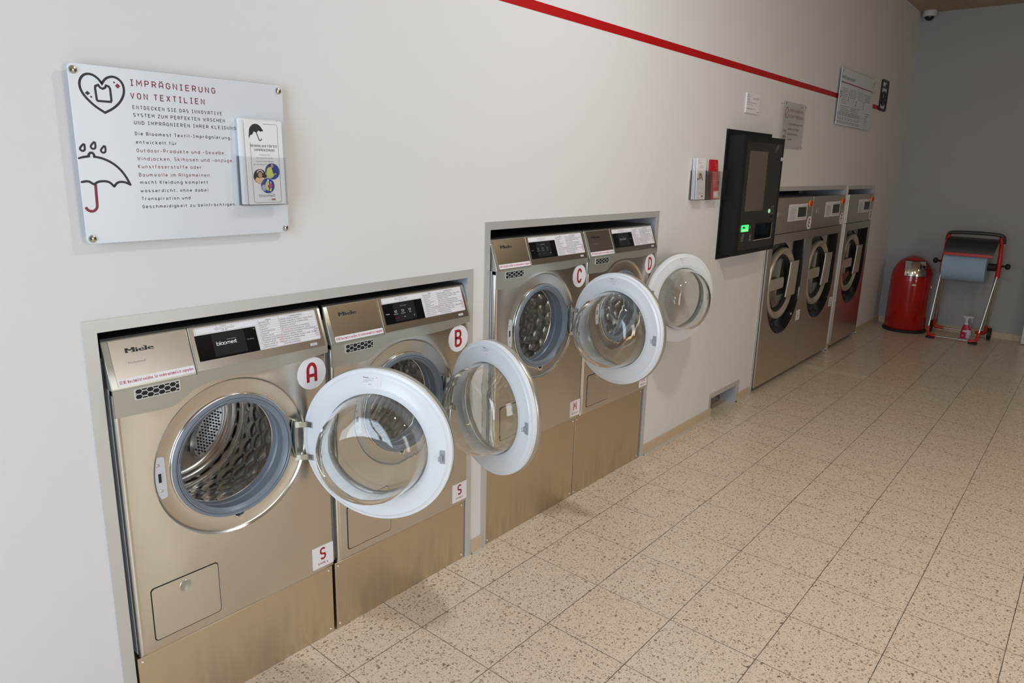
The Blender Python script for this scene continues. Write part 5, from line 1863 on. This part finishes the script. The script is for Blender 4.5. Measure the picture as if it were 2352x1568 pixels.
for side, yf, yw, ya_ in (('l', -.548, -.520, -.566), ('r', -.958, -1.010, -1.010)):
    sgn = 1 if side == 'l' else -1
    # front foot (red bend with black pad)
    yin = yf - sgn * .062
    ft = sp('front_foot', MB().tube(smoothp([(6.515, yf, .105), (6.500, yf, .060), (6.485, yf - sgn * .012, .034), (6.480, yf - sgn * .035, .026), (6.478, yin - sgn * .01, .026)], 2, False), [.015] * 14 + [.014] * 10, 12), M_REDPL, smooth=60)
    obj('foot_pad', MB().box(6.455, 6.510, min(yf, yin) - .004, max(yf, yin) + .004, 0, .016), M_BLKRUB, ft, bevel=.005)
    # rear bracket and wheel
    rb = sp('rear_bracket', MB().tube([(6.765, yw - sgn * .030, .135), (6.790, yw - sgn * .025, .085), (6.800, yw - sgn * .045, .060), (6.800, yw - sgn * .115, .055)], [.014, .020, .019, .013], 12), M_REDPL, smooth=60)
    obj('wheel', MB().cyl((6.805, yw - .014, .058), (6.805, yw + .014, .058), .058, 32), M_BLKRUB, rb, bevel=.005)
    # legs
    sp('front_leg', MB().tube([(6.512, yf, .095), (6.600, ya_, .645)], .0075, 10), M_ZINC, smooth=60)
    sp('rear_leg', MB().tube([(6.770, yw - sgn * .03, .120), (6.640, ya_, .645)], .0075, 10), M_ZINC, smooth=60)
    sp('middle_leg', MB().tube([(6.755, yw - sgn * .055, .110), (6.625, ya_ - sgn * .012, .645)], .0065, 10), M_ZINC, smooth=60)
    # arm
    sp('side_arm', MB().tube(smoothp([(6.610, ya_, .615), (6.605, ya_, .70), (6.600, ya_ - sgn * .004, .80), (6.590, ya_ - sgn * .008, .90), (6.565, ya_ - sgn * .018, .985)], 2, False), [.020] * 10 + [.017] * 12, 14), M_REDPL, smooth=60)
    kn = MB().cyl((6.605, ya_ + sgn * .012, .725), (6.605, ya_ + sgn * .045, .725), .013, 16, .009).cyl((6.605, ya_ + sgn * .045, .725), (6.605, ya_ + sgn * .052, .725), .018, 20)
    kn.lathe([(.0003, .035), (.014, .034), (.024, .026), (.028, .014), (.026, .004), (.016, -.002), (.0003, -.002)], 24, Matrix.Translation((6.605, ya_ + sgn * .050, .725)) @ Matrix.Rotation(-sgn * PI / 2, 4, 'X'))
    sp('knob', kn, M_BLKRUB, smooth=50)
sp('front_bar', MB().tube([(6.478, -.605, .026), (6.478, -.900, .026)], .0075, 10), M_ZINC, smooth=60)
sp('rear_bar', MB().tube([(6.800, -.62, .055), (6.800, -.90, .055)], .0075, 10), M_ZINC, smooth=60)
sp('handle', MB().tube(smoothp([(6.585, -.572, .93), (6.570, -.578, .985), (6.560, -.605, 1.004), (6.560, -.80, 1.010), (6.560, -.985, 1.006), (6.570, -1.012, .985), (6.585, -1.018, .93)], 2, False), .0165, 12), M_CHAR, smooth=60)
# hood sheet with red tear edge
v, fs = [], []
n = 14
for i in range(n + 1):
    a = math.radians(95 + 75 * i / n)
    for yy in (-.578, -1.000 + .035 * i / n):
        for rr in (.160, .163):
            v.append((6.625 + rr * math.cos(a), yy, .800 + rr * math.sin(a)))
for i in range(n):
    b0 = i * 4
    fs += [(b0, b0 + 2, b0 + 6, b0 + 4), (b0 + 1, b0 + 3, b0 + 7, b0 + 5), (b0, b0 + 1, b0 + 5, b0 + 4), (b0 + 2, b0 + 3, b0 + 7, b0 + 6)]
fs += [(0, 1, 3, 2), (n * 4, n * 4 + 1, n * 4 + 3, n * 4 + 2)]
hood = sp('hood', MB().add(v, fs), M_CHAR, smooth=40)
obj('tear_edge', MB().box(6.459, 6.468, -.962, -.578, .800, .828), M_REDPL, hood, bevel=.002)
sp('hub', MB().cyl((6.605, -.924, .708), (6.605, -.988, .708), .034, 24), M_BLKRUB, smooth=40)
pr_ = MB().lathe([(.022, 0), (.1450, 0), (.1480, .003), (.1480, .342), (.1450, .345), (.022, .345), (.022, 0)], 72, Matrix.Translation((6.605, -.578, .702)) @ Matrix.Rotation(PI / 2, 4, 'X'))
tag(obj('paper_roll', pr_, M_BLUEP, smooth=40), 'wide roll of blue wiping paper hanging in the floor stand', 'paper roll')

# ================================================================== SPRAY BOTTLE
bt = thing('spray_bottle', (6.640, -.842, 0), 'white spray bottle with magenta label on the floor inside the roll stand', 'spray bottle', rz=math.radians(-4))
bt.scale = (.87, .87, .87)


def loft(secs, n=28):
    mb = MB()
    v, fs = [], []
    for z, rx, ry, ox in secs:
        for i in range(n):
            a = 2 * PI * i / n
            c_, s_ = math.cos(a), math.sin(a)
            e = .75
            v.append((rx * math.copysign(abs(c_) ** e, c_), ox + ry * math.copysign(abs(s_) ** e, s_), z))
    for j in range(len(secs) - 1):
        for i in range(n):
            i2 = (i + 1) % n
            fs.append((j * n + i, j * n + i2, (j + 1) * n + i2, (j + 1) * n + i))
    fs += [tuple(range(n)), tuple((len(secs) - 1) * n + i for i in range(n))]
    return mb.add(v, fs)


body = obj('bottle', loft([(0, .020, .046, 0), (.004, .023, .050, 0), (.05, .023, .048, 0), (.085, .023, .050, -.002), (.115, .022, .042, .002), (.145, .020, .030, .006), (.172, .016, .022, .008), (.190, .012, .014, .010), (.200, .012, .013, .010)]), M_BOTW, bt, smooth=50)
lb = MB()
lb.prism([(.002, .012), (.034, .012), (.034, .085), (.040, .110), (.020, .160), (.006, .160), (-.004, .150), (.0, .12)], .0, .0006, Matrix(((0, 0, -1, -.0235), (1, 0, 0, .004), (0, 1, 0, 0), (0, 0, 0, 1))))
lab = MB()
secs = [(.012, .0236, .0506, 0), (.05, .0236, .0486, 0), (.085, .0236, .0506, -.002), (.115, .0226, .0426, .002), (.145, .0206, .0306, .006), (.168, .0170, .0232, .008)]
nn = 24
v, fs = [], []
for j, (z, rx, ry, ox) in enumerate(secs):
    for i in range(nn + 1):
        a0_ = 88 if j < 3 else 60
        a1_ = 185 if j < 3 else 300
        a = math.radians(a0_ + (a1_ - a0_) * i / nn)
        c_, s_ = math.cos(a), math.sin(a)
        v.append((rx * math.copysign(abs(c_) ** .75, c_) - .0004, ox + ry * math.copysign(abs(s_) ** .75, s_), z))
for j in range(len(secs) - 1):
    for i in range(nn):
        k_ = j * (nn + 1) + i
        fs.append((k_, k_ + 1, k_ + nn + 2, k_ + nn + 1))
obj('label', lab.add(v, fs), M_MAG, body, smooth=60)
dt = MB()
BM = Matrix(((0, 0, -1, -.0252), (-1, 0, 0, 0), (0, 1, 0, 0), (0, 0, 0, 1)))
for a, c in ((-.028, .040), (-.018, .040), (-.028, .052), (-.018, .052)):
    dt.disc(a, c, .0035, BM, 0, 10, mi=0)
for i in range(8):
    dt.rect(.006 + (i % 2) * .002, .020 + i * .0095, .020 - (i % 3) * .003, .0235 + i * .0095, BM, 0, mi=1)
dt.rect(.008, .006, .020, .018, BM, 0, mi=1)
obj('label_print', dt, [M_BOTW, M_GREYINK], body, smooth='flat2d')
hd = MB()
prf = [(.030, .262), (.040, .258), (.040, .250), (.020, .238), (.012, .226), (.012, .198), (-.014, .198), (-.014, .230), (-.020, .240), (-.045, .246), (-.062, .246), (-.062, .262)]
hd.prism([(p[0] + .0, p[1]) for p in prf], -.010, .010, Matrix(((0, 0, 1, 0), (1, 0, 0, .010), (0, 1, 0, 0), (0, 0, 0, 1))))
sh = obj('spray_head', hd, M_BOTW, bt, bevel=.003)
obj('trigger', MB().tube([(0, -.030, .242), (0, -.040, .225), (0, -.036, .210), (0, -.046, .196)], [.005, .004, .0035, .003], 8), M_BOTW, sh, smooth=50)

# ================================================================== CEILING DOWNLIGHTS
for i, (x, y, p_, c_) in enumerate(LAMPS):
    dl_ = thing('ceiling_light', (x, y, ZC), ('round white downlight in the ceiling in front of machine C', 'round warm downlight in the ceiling in front of machine D', 'dim round downlight in the ceiling nearest the end wall')[i], 'ceiling light')
    obj('rim', MB().lathe([(.085, 0), (.105, 0), (.105, -.006), (.085, -.006), (.085, 0)], 32), M_CAMW, dl_)
    obj('lens', MB().lathe([(.0003, -.0025), (.085, -.0025)], 32), emis('downlight_glow', (1.0, 0.9, 0.75), 4.0), dl_)
